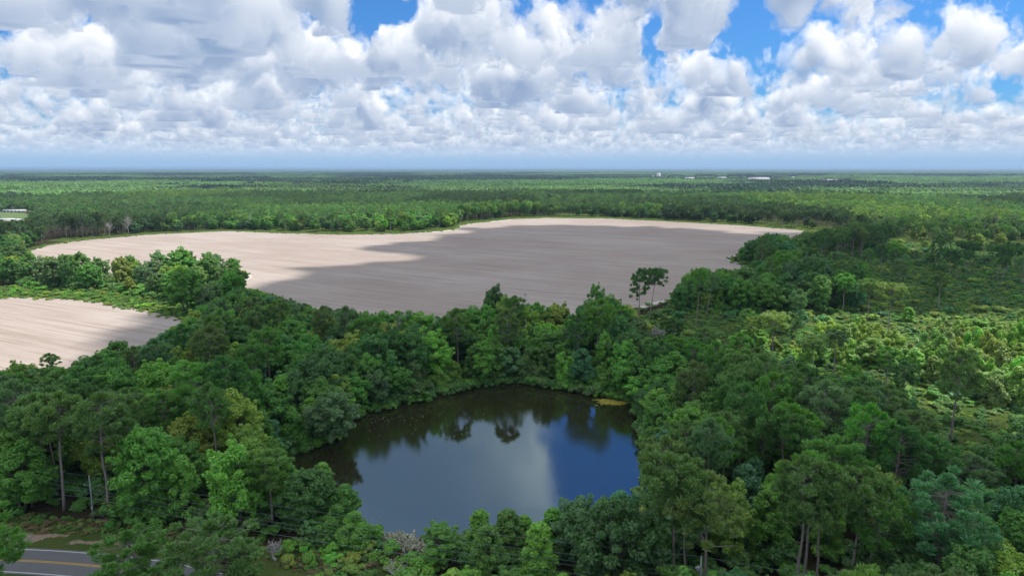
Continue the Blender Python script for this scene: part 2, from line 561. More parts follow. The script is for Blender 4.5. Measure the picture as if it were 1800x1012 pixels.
def cloud_material():
    m, t, out = material('cloud')
    d = t.node('ShaderNodeBsdfDiffuse'); d.inputs['Color'].default_value = (0.97, 0.97, 0.98, 1)
    tr = t.node('ShaderNodeBsdfTranslucent'); tr.inputs['Color'].default_value = (0.97, 0.97, 0.98, 1)
    mx = t.node('ShaderNodeMixShader'); mx.inputs[0].default_value = CLOUD_THROUGH
    t.l.new(d.outputs[0], mx.inputs[1]); t.l.new(tr.outputs[0], mx.inputs[2])
    t.l.new(mx.outputs[0], out.inputs[0])
    return m
CLOUD_THROUGH = 0.93

# ------------------------------------------------------------------ ground
def graded(lo, hi, step, far, growth):
    a = list(np.arange(lo, hi + step, step))
    s = step
    while a[-1] < far:
        s *= growth
        a.append(a[-1] + s)
    return a
def build_ground():
    right = graded(0, 135, 2.4, 70000, 1.055)
    left = graded(0, 115, 2.4, 70000, 1.055)
    xs = np.array([-v for v in left[::-1]][:-1] + right)
    ys = graded(0, 250, 2.4, 70000, 1.045)
    back = graded(0, 20, 10, 3000, 1.5)
    ys = np.array([-v for v in back[::-1]][:-1] + ys)
    X, Y = np.meshgrid(xs, ys, indexing='ij')
    x, y = X.ravel(), Y.ravel()
    z = np.zeros_like(x)
    near = (np.abs(x) < 140) & (y > 80) & (y < 240)
    ins = inside(pondW, x[near], y[near])
    dist = edge_dist(pondW, x[near], y[near]) * np.where(ins, -1, 1) + (fbm(x[near] * 0.12, y[near] * 0.12) - 0.5) * 3.0
    z[near] = np.where(dist < 0, np.maximum(-3.2, -1.0 + dist * 0.35), -1.0 + smooth(dist, 0, 5.0) * 1.0)
    px, py, dep = to_px(x, y)
    ok = (dep > 5) & (y > 55) & (y < 1400)
    grass = np.zeros_like(x); bare = np.zeros_like(x)
    g_ = np.zeros_like(x, bool)
    for poly in (BANK, MEADOW, STRIP):
        g_ |= ok & inside(poly, px, py)
    band = np.interp(px, NX, NY)
    g_ |= ok & (py < band + 30) & (py > band - 3.5) & (px < 1250)
    g_ |= ok & (py < band + 30) & (py > band - 10) & (px > 480) & (px < 760)
    g_ |= ok & (py < band + 60) & (py > band - 7) & (px > 1250)
    grass[g_] = 1
    far_open = (y > 650) & ~g_
    grass[far_open] = (0.2 + 0.55 * fbm(x * 0.006, y * 0.006, L3))[far_open]
    # bare sandy soil along the road cut, on the track beside the field and in patches of the meadow
    bl = np.interp(px, [-200, 0, 60, 150, 230, 300], [925, 936, 941, 948, 956, 968])
    bare[ok & (np.abs(py - bl) < 7) & (px > -200) & (px < 300)] = 0.6
    bare[ok & inside([(150, 898), (205, 898), (215, 918), (180, 925), (150, 915)], px, py)] = 0.5
    bare[ok & inside([(-100, 928), (70, 930), (62, 955), (-100, 958)], px, py)] = 0.6
    bare[ok & inside([(1120, 566), (1170, 574), (1185, 590), (1120, 585)], px, py)] = 0.4
    bare[ok & inside([(1480, 425), (1620, 428), (1680, 440), (1500, 445)], px, py)] = 0.5
    bare[ok & inside([(1560, 560), (1640, 556), (1640, 585), (1570, 590)], px, py)] = 0.35
    bare[ok & inside([(1125, 548), (1200, 520), (1205, 530), (1140, 562)], px, py)] = 0.35
    n, mny = len(xs), len(ys)
    i, j = np.meshgrid(np.arange(n - 1), np.arange(mny - 1), indexing='ij')
    q = np.stack([i * mny + j, (i + 1) * mny + j, (i + 1) * mny + j + 1, i * mny + j + 1], -1).reshape(-1, 4)
    me = mesh_np('ground', np.stack([x, y, z], 1), [q], [ground_material()], None, True)
    for nm, arr in (('grass', grass), ('bare', bare)):
        a = me.attributes.new(nm, 'FLOAT', 'POINT')
        a.data.foreach_set('value', arr.astype(np.float32))
    tag(link('ground', me), kind='structure')
build_ground()

def sheet(name, poly, z, mat, jitter=0.0, step=6.0, seed=1):
    """a flat sheet over an outline whose edge wanders a little"""
    r = np.random.default_rng(seed)
    pts = []
    n = len(poly)
    for k in range(n):
        a, b = np.array(poly[k]), np.array(poly[(k + 1) % n])
        m_ = max(1, int(np.hypot(*(b - a)) / step))
        for s in range(m_):
            p = a + (b - a) * s / m_
            if jitter:
                p = p + (np.array([fbm(p[0] * 0.07, p[1] * 0.07, L2), fbm(p[0] * 0.07 + 40, p[1] * 0.07, L3)]) - 0.5) * jitter
            pts.append(p)
    import bmesh
    bm = bmesh.new()
    vs = [bm.verts.new((p[0], p[1], z)) for p in pts]
    f = bm.faces.new(vs)
    bmesh.ops.triangulate(bm, faces=[f])
    bm.normal_update()
    for f in bm.faces:
        if f.normal.z < 0: f.normal_flip()
    me = bpy.data.meshes.new(name)
    bm.to_mesh(me); bm.free()
    me.materials.append(mat)
    return tag(link(name, me), kind='structure')
FIELD_M = field_material(122, 'ploughed_sand')
sheet('field', bigW, 0.03, FIELD_M, 5.0, 6.0, 3)
sheet('field', smallW, 0.03, field_material(118, 'ploughed_sand_furrows'), 3.0, 5.0, 4)
def expand(poly, d):
    c = poly.mean(0)
    v = poly - c
    return c + v * (1 + d / np.linalg.norm(v, axis=1))[:, None]
sheet('water', expand(pondW, 5.0), -1.0, water_material())
# pale sandy track along the field margin
def ribbon(name, pts, width, z, mat, kind='structure', closed=False, samples=8, off=0.0):
    P = np.array(pts, float)
    # smooth through the points
    out = []
    for k in range(len(P) - 1):
        p0, p1, p2, p3 = P[max(k - 1, 0)], P[k], P[k + 1], P[min(k + 2, len(P) - 1)]
        for s in np.arange(samples) / samples:
            out.append(0.5 * ((2 * p1) + (-p0 + p2) * s + (2 * p0 - 5 * p1 + 4 * p2 - p3) * s ** 2 + (-p0 + 3 * p1 - 3 * p2 + p3) * s ** 3))
    out.append(P[-1])
    C = np.array(out)
    d = np.gradient(C, axis=0); d /= np.linalg.norm(d, axis=1)[:, None]
    nrm = np.stack([-d[:, 1], d[:, 0]], 1)
    A, B = C + nrm * (off + width / 2), C + nrm * (off - width / 2)
    n = len(C)
    v = np.concatenate([np.c_[A, np.full(n, z)], np.c_[B, np.full(n, z)]])
    q = [(n + k, n + k + 1, k + 1, k) for k in range(n - 1)]
    o = link(name, mesh_np(name, v, [q], [mat]))
    tag(o, kind=kind)
    return o
M_TRACK = simple_mat('pale_track_sand', (0.60, 0.52, 0.45), 0.95, 0, 0.2, 0.4)
ribbon('sandy_track', [at(a, b) for a, b in [(1300, 447), (1284, 451.5), (1281, 455), (1288, 459.5), (1300, 464.5), (1314, 469.5), (1340, 477)]], 3.4, 0.04, M_TRACK)
ribbon('sandy_track', [at(a, b) for a, b in [(1080, 554), (1130, 539), (1160, 530), (1195, 523), (1230, 517)]], 3.0, 0.04, M_TRACK)
ribbon('sandy_track', [at(a, b) for a, b in [(400, 478), (428, 481), (437, 487), (425, 494), (415, 500)]], 4.0, 0.04, M_TRACK)
ribbon('sandy_track', [at(a, b) for a, b in [(760, 408), (795, 404), (807, 400), (808, 397), (820, 394.5), (900, 386)]], 5.0, 0.04, M_TRACK)
# road
ROAD = [at(a, b) for a, b in ROAD_C]
M_ASPH = asphalt_material()
M_WHITE = simple_mat('white_road_paint', (0.72, 0.72, 0.70), 0.6, 0, 0.12, 2.0)
M_YEL = simple_mat('yellow_road_paint', (0.62, 0.36, 0.05), 0.6, 0, 0.15, 2.0)
ribbon('road', ROAD, 7.7, 0.05, M_ASPH)
for s in (-3.3, 3.3):
    ribbon('edge_line', ROAD, 0.17, 0.056, M_WHITE, off=s)
for s in (-0.17, 0.17):
    ribbon('centre_line', ROAD, 0.17, 0.056, M_YEL, off=s)

# ------------------------------------------------------------------ the cumulus right overhead, whose shade lies on the near ground and on most of the field
SHADE = [(-700, 760), (-120, 668), (60, 655), (150, 625), (215, 590), (285, 575), (345, 545), (400, 528), (430, 512), (470, 504), (520, 494), (545, 485), (560, 476), (590, 466), (650, 458), (735, 455),
         (740, 449), (655, 441), (650, 436), (690, 430), (745, 424), (800, 412), (845, 401), (920, 396), (1000, 393.5), (1150, 398), (1300, 407), (1430, 408), (1500, 400), (1570, 415), (1580, 440), (1640, 447), (1700, 447), (1950, 455),
         (1950, 545), (1760, 556), (1650, 560), (1560, 566), (1500, 552), (1440, 560), (1400, 580), (1370, 592), (1325, 608), (1330, 640), (1390, 660), (1450, 640), (1530, 655), (1640, 690), (1720, 705), (2000, 730), (2100, 1500), (-900, 1500)]
CLOUD_Z = 1500.0
def build_cloud():
    poly = wpoly(SHADE)
    poly = np.clip(poly, [-700, 20], [700, 900])
    st = 9.0
    xs = np.arange(-560, 560, st); ys = np.arange(20, 860, st)
    X, Y = np.meshgrid(xs, ys, indexing='ij')
    ins = inside(poly, X, Y)
    d = edge_dist(poly, X, Y) * np.where(ins, 1, -1)
    e1, e2 = X * 0.88 - Y * 0.47, X * 0.47 + Y * 0.88           # ragged edge, drawn out along the wind
    d = d + (fbm(e1 * 0.012, e2 * 0.035, L2) - 0.5) * 60 + (fbm(e1 * 0.04, e2 * 0.11, L3) - 0.5) * 46
    d = np.minimum(d, np.minimum(np.minimum(X + 560, 550 - X), np.minimum(Y - 20, 850 - Y)) )
    keep = d > 0
    th = 30 + 160 * smooth(d, 0, 160) * (0.4 + fbm(X * 0.02, Y * 0.02, L1)) 
    bulge = np.where(keep, th * (0.75 + 0.5 * fbm(X * 0.05, Y * 0.05, L3)), 0)
    bot = np.where(keep, -14 * fbm(X * 0.03, Y * 0.03, L2) * smooth(d, 0, 60), 0)
    sx, sy = SUN_DIR.x / SUN_DIR.z, SUN_DIR.y / SUN_DIR.z
    n, m_ = X.shape
    cell = keep[:-1, :-1] & keep[1:, :-1] & keep[1:, 1:] & keep[:-1, 1:]
    vt = np.stack([X + sx * CLOUD_Z, Y + sy * CLOUD_Z, CLOUD_Z + bulge], -1).reshape(-1, 3)
    vb = np.stack([X + sx * CLOUD_Z, Y + sy * CLOUD_Z, CLOUD_Z + bot], -1).reshape(-1, 3)
    N = len(vt)
    i, j = np.nonzero(cell)
    top = np.stack([i * m_ + j, (i + 1) * m_ + j, (i + 1) * m_ + j + 1, i * m_ + j + 1], 1)
    botf = top[:, ::-1] + N
    # walls where a cell borders an empty one
    pad = np.pad(cell, 1)
    walls = []
    for di, dj, a, b in ((-1, 0, (0, 0), (0, 1)), (1, 0, (1, 1), (1, 0)), (0, -1, (1, 0), (0, 0)), (0, 1, (0, 1), (1, 1))):
        w_ = cell & ~pad[1 + di:1 + di + cell.shape[0], 1 + dj:1 + dj + cell.shape[1]]
        ii, jj = np.nonzero(w_)
        p = (ii + a[0]) * m_ + jj + a[1]; q = (ii + b[0]) * m_ + jj + b[1]
        walls.append(np.stack([p, q, q + N, p + N], 1)[:, ::-1])
    v = np.concatenate([vt, vb])
    f = np.concatenate([top, botf] + walls)
    used, inv = np.unique(f.ravel(), return_inverse=True)
    me = mesh_np('clouds', v[used], [inv.reshape(-1, 4)], [cloud_material()], None, True)
    tag(link('clouds', me), kind='stuff')
build_cloud()

# ------------------------------------------------------------------ air
def build_haze():
    mb = MB().box(-72000, 72000, -3500, 72000, -4.5, 82.0)
    m, t, out = material('haze')
    pv = t.node('ShaderNodeVolumePrincipled')
    pv.inputs['Color'].default_value = (0.46, 0.66, 0.92, 1)
    pv.inputs['Density'].default_value = HAZE
    pv.inputs['Anisotropy'].default_value = 0.2
    t.l.new(pv.outputs[0], out.inputs['Volume'])
    tag(mb.obj('haze', m), kind='stuff')
HAZE = 6.0e-5
USE_HAZE = True
if USE_HAZE:
    build_haze()

# ------------------------------------------------------------------ trees: one set of shapes, shared by every copy
def unit(v):
    return v / (np.linalg.norm(v, axis=-1, keepdims=True) + 1e-9)
def leaves_at(r, cen, rad, per, size, aspect=0.55, outward=0.7, up=0.7, rnd=0.45, shell=0.5, flat=0.8, orient=None):
    cen = np.repeat(np.asarray(cen, float), per, 0)
    rad = np.repeat(np.asarray(rad, float), per)
    n = len(cen)
    d = unit(r.normal(size=(n, 3)))
    p = cen + d * (rad * (shell + (1 - shell) * r.random(n) ** 0.5))[:, None] * np.array([1, 1, flat])
    if orient == 'needle':
        ax = unit(d * 0.9 + np.array([0, 0, 0.5]) + r.normal(size=(n, 3)) * 0.35)
        nm = unit(np.cross(ax, r.normal(size=(n, 3))))
        t_, b_ = ax, unit(np.cross(ax, nm))
    else:
        nm = unit(outward * d + np.array([0, 0, up]) + rnd * r.normal(size=(n, 3)))
        t_ = unit(np.cross(nm, r.normal(size=(n, 3))))
        b_ = np.cross(nm, t_)
    s = size * (0.6 + 0.8 * r.random(n))[:, None]
    a, b = t_ * s, b_ * s * aspect
    v = np.stack([p - a, p - b * 1.0 + a * 0.1, p + a, p + b + a * 0.1], 1).reshape(-1, 3)
    q = np.arange(4 * n).reshape(-1, 4)
    return v, q
def wavy(r, a, b, n, amp):
    t = np.linspace(0, 1, n)[:, None]
    p = np.asarray(a) + (np.asarray(b) - np.asarray(a)) * t
    return p + np.cumsum(r.normal(size=(n, 3)), 0) * amp * np.sin(np.pi * np.clip(t, 0, 1)) 
class Shape:
    """one tree form: a trunk mesh, a crown mesh and both together, with its height and crown radius"""
    def __init__(self, name, wood, crown, bark, leaf, h, rad):
        wv, wq, wt = wood.arrays()
        cv, cq = crown
        self.h, self.rad = h, rad
        self.trunk = mesh_np(name + '_trunk', wv, [wq, wt], [bark], None, True)
        self.crown = mesh_np(name + '_crown', cv, [cq], [leaf])
        both = np.concatenate([wv, cv])
        nw = len(wq) + len(wt)
        # order of faces: quads of wood, triangles of wood, leaves
        self.whole = mesh_np(name, both, [wq, wt, cq + len(wv)], [bark, leaf], np.r_[np.zeros(nw, int), np.ones(len(cq), int)], np.r_[np.ones(nw, bool), np.zeros(len(cq), bool)])
        self._src = None
    def source(self, name):
        if self._src is None:
            self._src = bpy.data.objects.new(name, self.whole)
        return self._src
def crown_points(r, n, rx, z0, z1, top_power=1.0, inner=0.5, sep=0.0):
    """points through a rounded crown, thicker towards its surface"""
    out = []
    tries = 0
    while len(out) < n and tries < n * 60:
        tries += 1
        d = unit(r.normal(size=3))
        rr = inner + (1 - inner) * r.random() ** 0.6
        p = d * rr
        if p[2] < -0.75: continue
        q = np.array([p[0] * rx, p[1] * rx, z0 + (p[2] + 0.75) / 1.75 * (z1 - z0)])
        if sep and any(np.linalg.norm(q - o) < sep for o in out): continue
        out.append(q)
    return np.array(out)
def broadleaf(seed, h=16.0, rx=4.9, n=46, per=230, leaf=0.27, low=0.22, lumps=(0.6, 1.6), stems=1):
    r = np.random.default_rng(seed)
    pts = crown_points(r, n, rx, h * low, h * 0.95, sep=0.85)
    # lopsided: push whole quarters of the crown in or out
    th = np.arctan2(pts[:, 1], pts[:, 0])
    f = 1 + 0.22 * np.sin(th * 2 + r.random() * 6) + 0.16 * np.sin(th * 3 + r.random() * 6)
    pts[:, :2] *= f[:, None]
    pts[:, 2] += r.normal(size=len(pts)) * 0.5
    rad = lumps[0] + (lumps[1] - lumps[0]) * r.random(len(pts))
    w = MB()
    tops = []
    for s in range(stems):
        off = np.array([r.normal() * 0.5, r.normal() * 0.5, 0]) if stems > 1 else np.zeros(3)
        tip = np.array([r.normal() * 0.5, r.normal() * 0.5, h * 0.62]) + off * 3
        tp = wavy(r, off, tip, 7, 0.14)
        w.tube(tp, np.linspace(0.27, 0.11, 7) * (h / 16), 7)
        tops.append(tp)
    for k in r.permutation(len(pts))[:20]:
        tp = tops[r.integers(len(tops))]
        a = tp[r.integers(2, 7)]
        w.tube(wavy(r, a, pts[k], 5, 0.14), np.linspace(0.11, 0.03, 5), 5)
    v1, q1 = leaves_at(r, pts, rad, per, leaf)
    # a few sprays that stick out
    sp = pts[r.permutation(len(pts))[:min(40, len(pts))]]
    sp = sp + unit(sp - np.array([0, 0, h * 0.5])) * 1.3
    v2, q2 = leaves_at(r, sp, 0.25 + 0.5 * r.random(len(sp)), 60, leaf)
    return w, (np.concatenate([v1, v2]), np.concatenate([q1, q2 + len(v1)])), h, rx
def tapering(seed, h=14.0, rx=2.7, per=150, leaf=0.26, low=0.08, n=74):
    r = np.random.default_rng(seed)
    pts, rad = [], []
    for k in range(n):
        f = r.random() ** 0.8
        rr = rx * (1 - f ** 2.2) ** 0.7 * (0.45 + 0.65 * r.random()) + 0.35
        a = r.random() * 6.283
        pts.append([rr * math.cos(a), rr * math.sin(a), h * (low + (0.95 - low) * f)])
        rad.append(0.45 + 0.7 * (1 - 0.7 * f) * (0.4 + r.random()))
    pts, rad = np.array(pts), np.array(rad)
    w = MB()
    tp = wavy(r, (0, 0, 0), (0, 0, h * 0.93), 8, 0.06)
    w.tube(tp, np.linspace(0.17, 0.03, 8), 6)
    for k in range(0, n, 3):
        w.tube(wavy(r, (0, 0, pts[k][2] - 0.7), pts[k], 4, 0.05), np.linspace(0.05, 0.015, 4), 4)
    return w, leaves_at(r, pts, rad, per, leaf, flat=0.95), h, rx
def pine(seed, h=24.0, rx=3.9, n=76, per=170, bare=0.52, lean=0.0, fork=False, needle=0.34):
    r = np.random.default_rng(seed)
    w = MB()
    tip = np.array([lean * h, 0, h * 0.96])
    tp = wavy(r, (0, 0, 0), tip, 10, 0.09)
    w.tube(tp, np.linspace(0.27, 0.06, 10), 8)
    stems = [tp]
    if fork:
        a = tp[4]
        t2 = wavy(r, a, tip + np.array([-3.2, 0.8, -3.0]), 7, 0.22)
        w.tube(t2, np.linspace(0.2, 0.05, 7), 7)
        stems.append(t2)
        w.tube(wavy(r, a, a + np.array([4.6, -0.6, 0.3]), 6, 0.12), np.linspace(0.12, 0.03, 6), 5)
    pts, rad = [], []
    for k in range(n):
        st = stems[k % len(stems)]
        f = bare + (1.0 - bare) * r.random() ** 0.75
        i = f * (len(st) - 1); i0 = int(min(i, len(st) - 2))
        c = st[i0] + (st[i0 + 1] - st[i0]) * (i - i0)
        g = (f - bare) / (1 - bare)
        reach = rx * (0.55 + 0.75 * math.sin(math.pi * (0.18 + 0.72 * g))) * (0.35 + 0.65 * r.random())
        a = r.random() * 6.283
        p = c + np.array([math.cos(a) * reach, math.sin(a) * reach, 0.35 * reach * (0.1 + 0.9 * r.random())])
        if g > 0.93: p = c + np.array([0, 0, 0.3])
        pts.append(p); rad.append(0.5 + 0.7 * r.random())
        w.tube(wavy(r, c - np.array([0, 0, 0.2]), p, 4, 0.07), np.linspace(0.065, 0.02, 4), 4, False)
    for k in range(6):                       # short dead stubs below the crown
        i = r.integers(3, 6)
        a = r.random() * 6.283
        w.tube([tp[i], tp[i] + np.array([math.cos(a), math.sin(a), 0.15]) * (0.5 + r.random())], [0.05, 0.02], 4)
    pts, rad = np.array(pts), np.array(rad)
    return w, leaves_at(r, pts, rad, per, needle, 0.22, shell=0.1, flat=0.8, orient='needle'), h, rx
def draped(seed, h=11.0, per=300, leaf=0.30):
    """a tree smothered by vines: hanging lobes down to the ground"""
    r = np.random.default_rng(seed)
    pts, rad = [], []
    heads = [(0, 0, h)] + [(r.normal() * 1.8, r.normal() * 1.8, h * (0.5 + 0.4 * r.random())) for _ in range(4)]
    for hx, hy, hz in heads:
        z = hz
        while z > 0.5:
            s = 0.55 + 0.9 * r.random() + 0.5 * (1 - z / hz)
            pts.append((hx + r.normal() * 0.75, hy + r.normal() * 0.75, z - s * 0.7)); rad.append(s)
            z -= 0.75
    w = MB()
    w.tube(wavy(r, (0, 0, 0), (0, 0, h * 0.9), 6, 0.1), np.linspace(0.2, 0.06, 6), 6)
    for hx, hy, hz in heads[1:]:
        w.tube(wavy(r, (0, 0, hz * 0.35), (hx, hy, hz * 0.95), 4, 0.1), np.linspace(0.1, 0.03, 4), 5)
    return w, leaves_at(r, pts, rad, per, leaf, flat=1.1, up=0.3), h, 2.6
def bush(seed, h=2.0, rx=1.5, n=16, per=110, leaf=0.2):
    r = np.random.default_rng(seed)
    pts = np.c_[r.normal(size=n) * rx * 0.42, r.normal(size=n) * rx * 0.42, h * (0.15 + 0.6 * r.random(n))]
    w = MB()
    for k in range(5):
        w.tube([(0, 0, -0.1), pts[k] * np.array([0.5, 0.5, 0.6]), pts[k]], [0.05, 0.03, 0.012], 4)
    return w, leaves_at(r, pts, 0.3 + 0.45 * r.random(n), per, leaf, flat=0.8), h, rx
def dead(seed, h=14.0, spread=3.2, n=16, twigs=4):
    r = np.random.default_rng(seed)
    w, br = MB(), MB()
    tp = wavy(r, (0, 0, 0), (r.normal() * 0.8, r.normal() * 0.8, h), 10, 0.22)
    w.tube(tp, np.linspace(0.26, 0.05, 10), 7)
    for k in range(n):
        i = r.integers(3, 9)
        a = r.random() * 6.283
        L = spread * (0.4 + 0.7 * r.random()) * (1.25 - i / 10)
        e = tp[i] + np.array([math.cos(a) * L, math.sin(a) * L, L * (0.4 + 0.8 * r.random())])
        p = wavy(r, tp[i], e, 6, 0.12)
        br.tube(p, np.linspace(0.10, 0.025, 6), 5)
        for s in range(twigs):
            b0 = p[r.integers(2, 6)]
            br.tube([b0, b0 + unit(r.normal(size=3) + np.array([0, 0, 0.6])) * L * 0.45], [0.045, 0.012], 4)
    return w, br, h
SH = {'broad': [Shape('broadleaf', *broadleaf(100 + k, h=16, rx=(4.6, 5.4, 4.3, 5.0, 5.8)[k], n=(84, 96, 74, 88, 110)[k], stems=(1, 2, 1, 2, 3)[k])[:2], M_BARK, M_LEAF, 16, (4.6, 5.4, 4.3, 5.0, 5.8)[k]) for k in range(5)],
      'young': [Shape('young', *tapering(200 + k, rx=(2.6, 2.2, 3.0)[k])[:2], M_BARK, M_LEAF, 14, 2.7) for k in range(3)],
      'pine': [Shape('pine', *pine(300 + k, bare=(0.5, 0.58, 0.44, 0.62)[k], rx=(3.9, 3.4, 4.2, 3.8)[k], lean=(0, 0.03, -0.02, 0.05)[k])[:2], M_PINE_BARK, M_NEEDLE, 24, 3.9) for k in range(4)],
      'vine': [Shape('vine', *draped(400 + k)[:2], M_BARK, M_LEAF, 11, 2.6) for k in range(3)],
      'bush': [Shape('bush', *bush(500 + k)[:2], M_BARK, M_LEAF, 2, 1.5) for k in range(3)],
      'low_broad': [Shape('low_broad', *broadleaf(600 + k, n=26, per=30, leaf=0.8, lumps=(1.2, 2.2))[:2], M_BARK, M_LEAF, 16, 4.9) for k in range(3)],
      'low_pine': [Shape('low_pine', *pine(650 + k, n=24, per=30, needle=0.8, bare=0.45)[:2], M_PINE_BARK, M_NEEDLE, 24, 3.9) for k in range(2)]}
# pines with forms of their own
SH['fork_pine'] = [Shape('fork_pine', *pine(320, bare=0.42, rx=4.4, fork=True, n=90)[:2], M_PINE_BARK, M_NEEDLE, 24, 4.4)]
SH['flat_pine'] = [Shape('flat_pine', *pine(330, bare=0.68, rx=4.6, n=100, per=120)[:2], M_PINE_BARK, M_NEEDLE, 24, 4.3), Shape('flat_pine', *pine(331, bare=0.6, rx=4.0, lean=0.12, n=70)[:2], M_PINE_BARK, M_NEEDLE, 24, 4.0)]
SH['full_pine'] = [Shape('full_pine', *pine(340, bare=0.25, rx=4.8, n=130, per=170)[:2], M_PINE_BARK, M_NEEDLE, 24, 4.8)]
def patch_mesh(seed):
    """a clump of a dozen far-off trees that show as a few pixels"""
    r = np.random.default_rng(seed)
    n = 9
    cen = np.c_[r.random(n) * 22 - 11, r.random(n) * 22 - 11, 9 + 6 * r.random(n)]
    rad = 2.6 + 1.8 * r.random(n)
    v, q = leaves_at(r, cen, rad, 46, 1.7, 0.7, flat=1.3, shell=0.7)
    v2, q2 = leaves_at(r, np.c_[r.random(n) * 24 - 12, r.random(n) * 24 - 12, 4 + 3 * r.random(n)], 2.5 + r.random(n), 20, 2.0, 0.7, shell=0.7)
    return mesh_np('tree_patch', np.concatenate([v, v2]), [np.concatenate([q, q2 + len(v)])], [M_LEAF])
PATCH = [bpy.data.objects.new('tree_patch', patch_mesh(700 + k)) for k in range(3)]

# ------------------------------------------------------------------ scatter of what nobody could count
def scatter(name, sources, pos, rz, scl, idx, tint):
    n = len(pos)
    me = bpy.data.meshes.new(name)
    me.vertices.add(n)
    me.vertices.foreach_set('co', np.asarray(pos, np.float32).ravel())
    for nm, typ, arr in (('rz', 'FLOAT', rz), ('scl', 'FLOAT_VECTOR', scl), ('idx', 'INT', idx), ('tint', 'FLOAT_COLOR', np.c_[tint, np.ones(n)])):
        a = me.attributes.new(nm, typ, 'POINT')
        a.data.foreach_set('color' if typ == 'FLOAT_COLOR' else 'vector' if typ == 'FLOAT_VECTOR' else 'value', np.asarray(arr, np.int32 if typ == 'INT' else np.float32).ravel())
    o = link(name, me)
    ng = bpy.data.node_groups.new(name, 'GeometryNodeTree')
    ng.interface.new_socket('Geometry', in_out='INPUT', socket_type='NodeSocketGeometry')
    ng.interface.new_socket('Geometry', in_out='OUTPUT', socket_type='NodeSocketGeometry')
    N, L = ng.nodes, ng.links
    gi, go = N.new('NodeGroupInput'), N.new('NodeGroupOutput')
    iop = N.new('GeometryNodeInstanceOnPoints')
    iop.inputs['Pick Instance'].default_value = True
    join = N.new('GeometryNodeJoinGeometry')
    for s in reversed(sources):
        oi = N.new('GeometryNodeObjectInfo')
        oi.inputs['Object'].default_value = s
        oi.inputs['As Instance'].default_value = True
        L.new(oi.outputs['Geometry'], join.inputs[0])
    def named(nm, typ):
        a = N.new('GeometryNodeInputNamedAttribute')
        a.data_type = typ
        a.inputs['Name'].default_value = nm
        return a.outputs['Attribute']
    cx = N.new('ShaderNodeCombineXYZ')
    L.new(named('rz', 'FLOAT'), cx.inputs[2])
    L.new(gi.outputs[0], iop.inputs['Points'])
    L.new(join.outputs[0], iop.inputs['Instance'])
    L.new(named('idx', 'INT'), iop.inputs['Instance Index'])
    L.new(cx.outputs[0], iop.inputs['Rotation'])
    L.new(named('scl', 'FLOAT_VECTOR'), iop.inputs['Scale'])
    L.new(iop.outputs[0], go.inputs[0])
    md = o.modifiers.new('scatter', 'NODES')
    md.node_group = ng
    return tag(o, kind='stuff')

# ------------------------------------------------------------------ planting
TINT = {'mid green': (0.052, 0.128, 0.018), 'dark green': (0.036, 0.092, 0.018), 'bright green': (0.078, 0.172, 0.020), 'yellow-green': (0.108, 0.160, 0.024),
        'grey-green': (0.064, 0.118, 0.044), 'blue-green': (0.042, 0.115, 0.044), 'dull green': (0.058, 0.110, 0.026), 'pale olive': (0.088, 0.138, 0.034), 'pale green': (0.100, 0.170, 0.036), 'straw': (0.098, 0.078, 0.036)}
NAME = {'broad': 'broadleaf_tree', 'young': 'young_tree', 'pine': 'pine_tree', 'vine': 'vine_covered_tree', 'bush': 'shrub'}
NOUN = {'broad': 'broadleaf tree', 'young': 'slim leafy tree', 'pine': 'pine', 'vine': 'vine-smothered tree', 'bush': 'shrub'}
GROUP = {'broad': 'broadleaf trees of the wood', 'young': 'slim young trees of the wood', 'pine': 'pines of the wood', 'vine': 'trees hung with vines', 'bush': 'shrubs in the open ground'}
class Grid:
    def __init__(self, cell=12.0):
        self.c, self.d = cell, {}
    def ok(self, x, y, r):
        i, j = int(x // self.c), int(y // self.c)
        for a in (i - 1, i, i + 1):
            for b in (j - 1, j, j + 1):
                for (u, v, s) in self.d.get((a, b), ()):
                    if (u - x) ** 2 + (v - y) ** 2 < ((r + s) / 2) ** 2: return False
        return True
    def put(self, x, y, r):
        self.d.setdefault((int(x // self.c), int(y // self.c)), []).append((x, y, r))
GR, GB = Grid(), Grid()
trees = []       # dicts: kind, x, y, h, tint name, shape, rz, label
def add_tree(kind, x, y, h, tone, shape=None, rz=None, label=None, wide=1.0, tilt=(0, 0), vary=0.12):
    r = random
    trees.append(dict(kind=kind, x=x, y=y, h=h, tone=tone, shape=shape, rz=r.random() * 6.283 if rz is None else rz, label=label, wide=wide, tilt=tilt,
                      tint=tuple(c * (1 + r.uniform(-vary, vary)) for c in TINT[tone])))
def hero(kind, bx, by, ty, tone, label, shape=None, wide=1.0, tilt=(0, 0), rz=None, space=5.0):
    x, y = at(bx, by)
    add_tree(kind, x, y, height_to(bx, by, ty), tone, shape, rz, label, wide, tilt, 0.03)
    (GB if kind == 'bush' else GR).put(x, y, space)

# trees one can pick out in the photograph
S = SH
hero('pine', 1123, 565, 471, 'dark green', 'tall pine with full dark crown, thicker of the twin pines by the field', S['pine'][2], 0.85, rz=0.5)
hero('pine', 1141, 567, 470, 'dark green', 'tall leaning pine with flat crown, thinner of the twin pines by the field', S['flat_pine'][0], 0.95, (0, 0.09), rz=0)
hero('pine', 1223, 578, 470, 'mid green', 'slender tall pine in front of the dark thicket beside the field', S['flat_pine'][0], 0.7, (0, 0.04))
hero('pine', 1241, 556, 478, 'grey-green', 'slender leaning pine with sparse crown before the dark thicket', S['flat_pine'][1], 0.7, (0, 0.03), rz=0)
hero('pine', 1328, 628, 556, 'pale olive', 'thin pine with dark crooked trunk over the yellow-green patch', S['flat_pine'][1], 0.8, rz=3.3)
hero('pine', 1356, 631, 548, 'pale olive', 'spreading pale pine with straight trunk over the yellow-green patch', S['flat_pine'][0], 1.2)
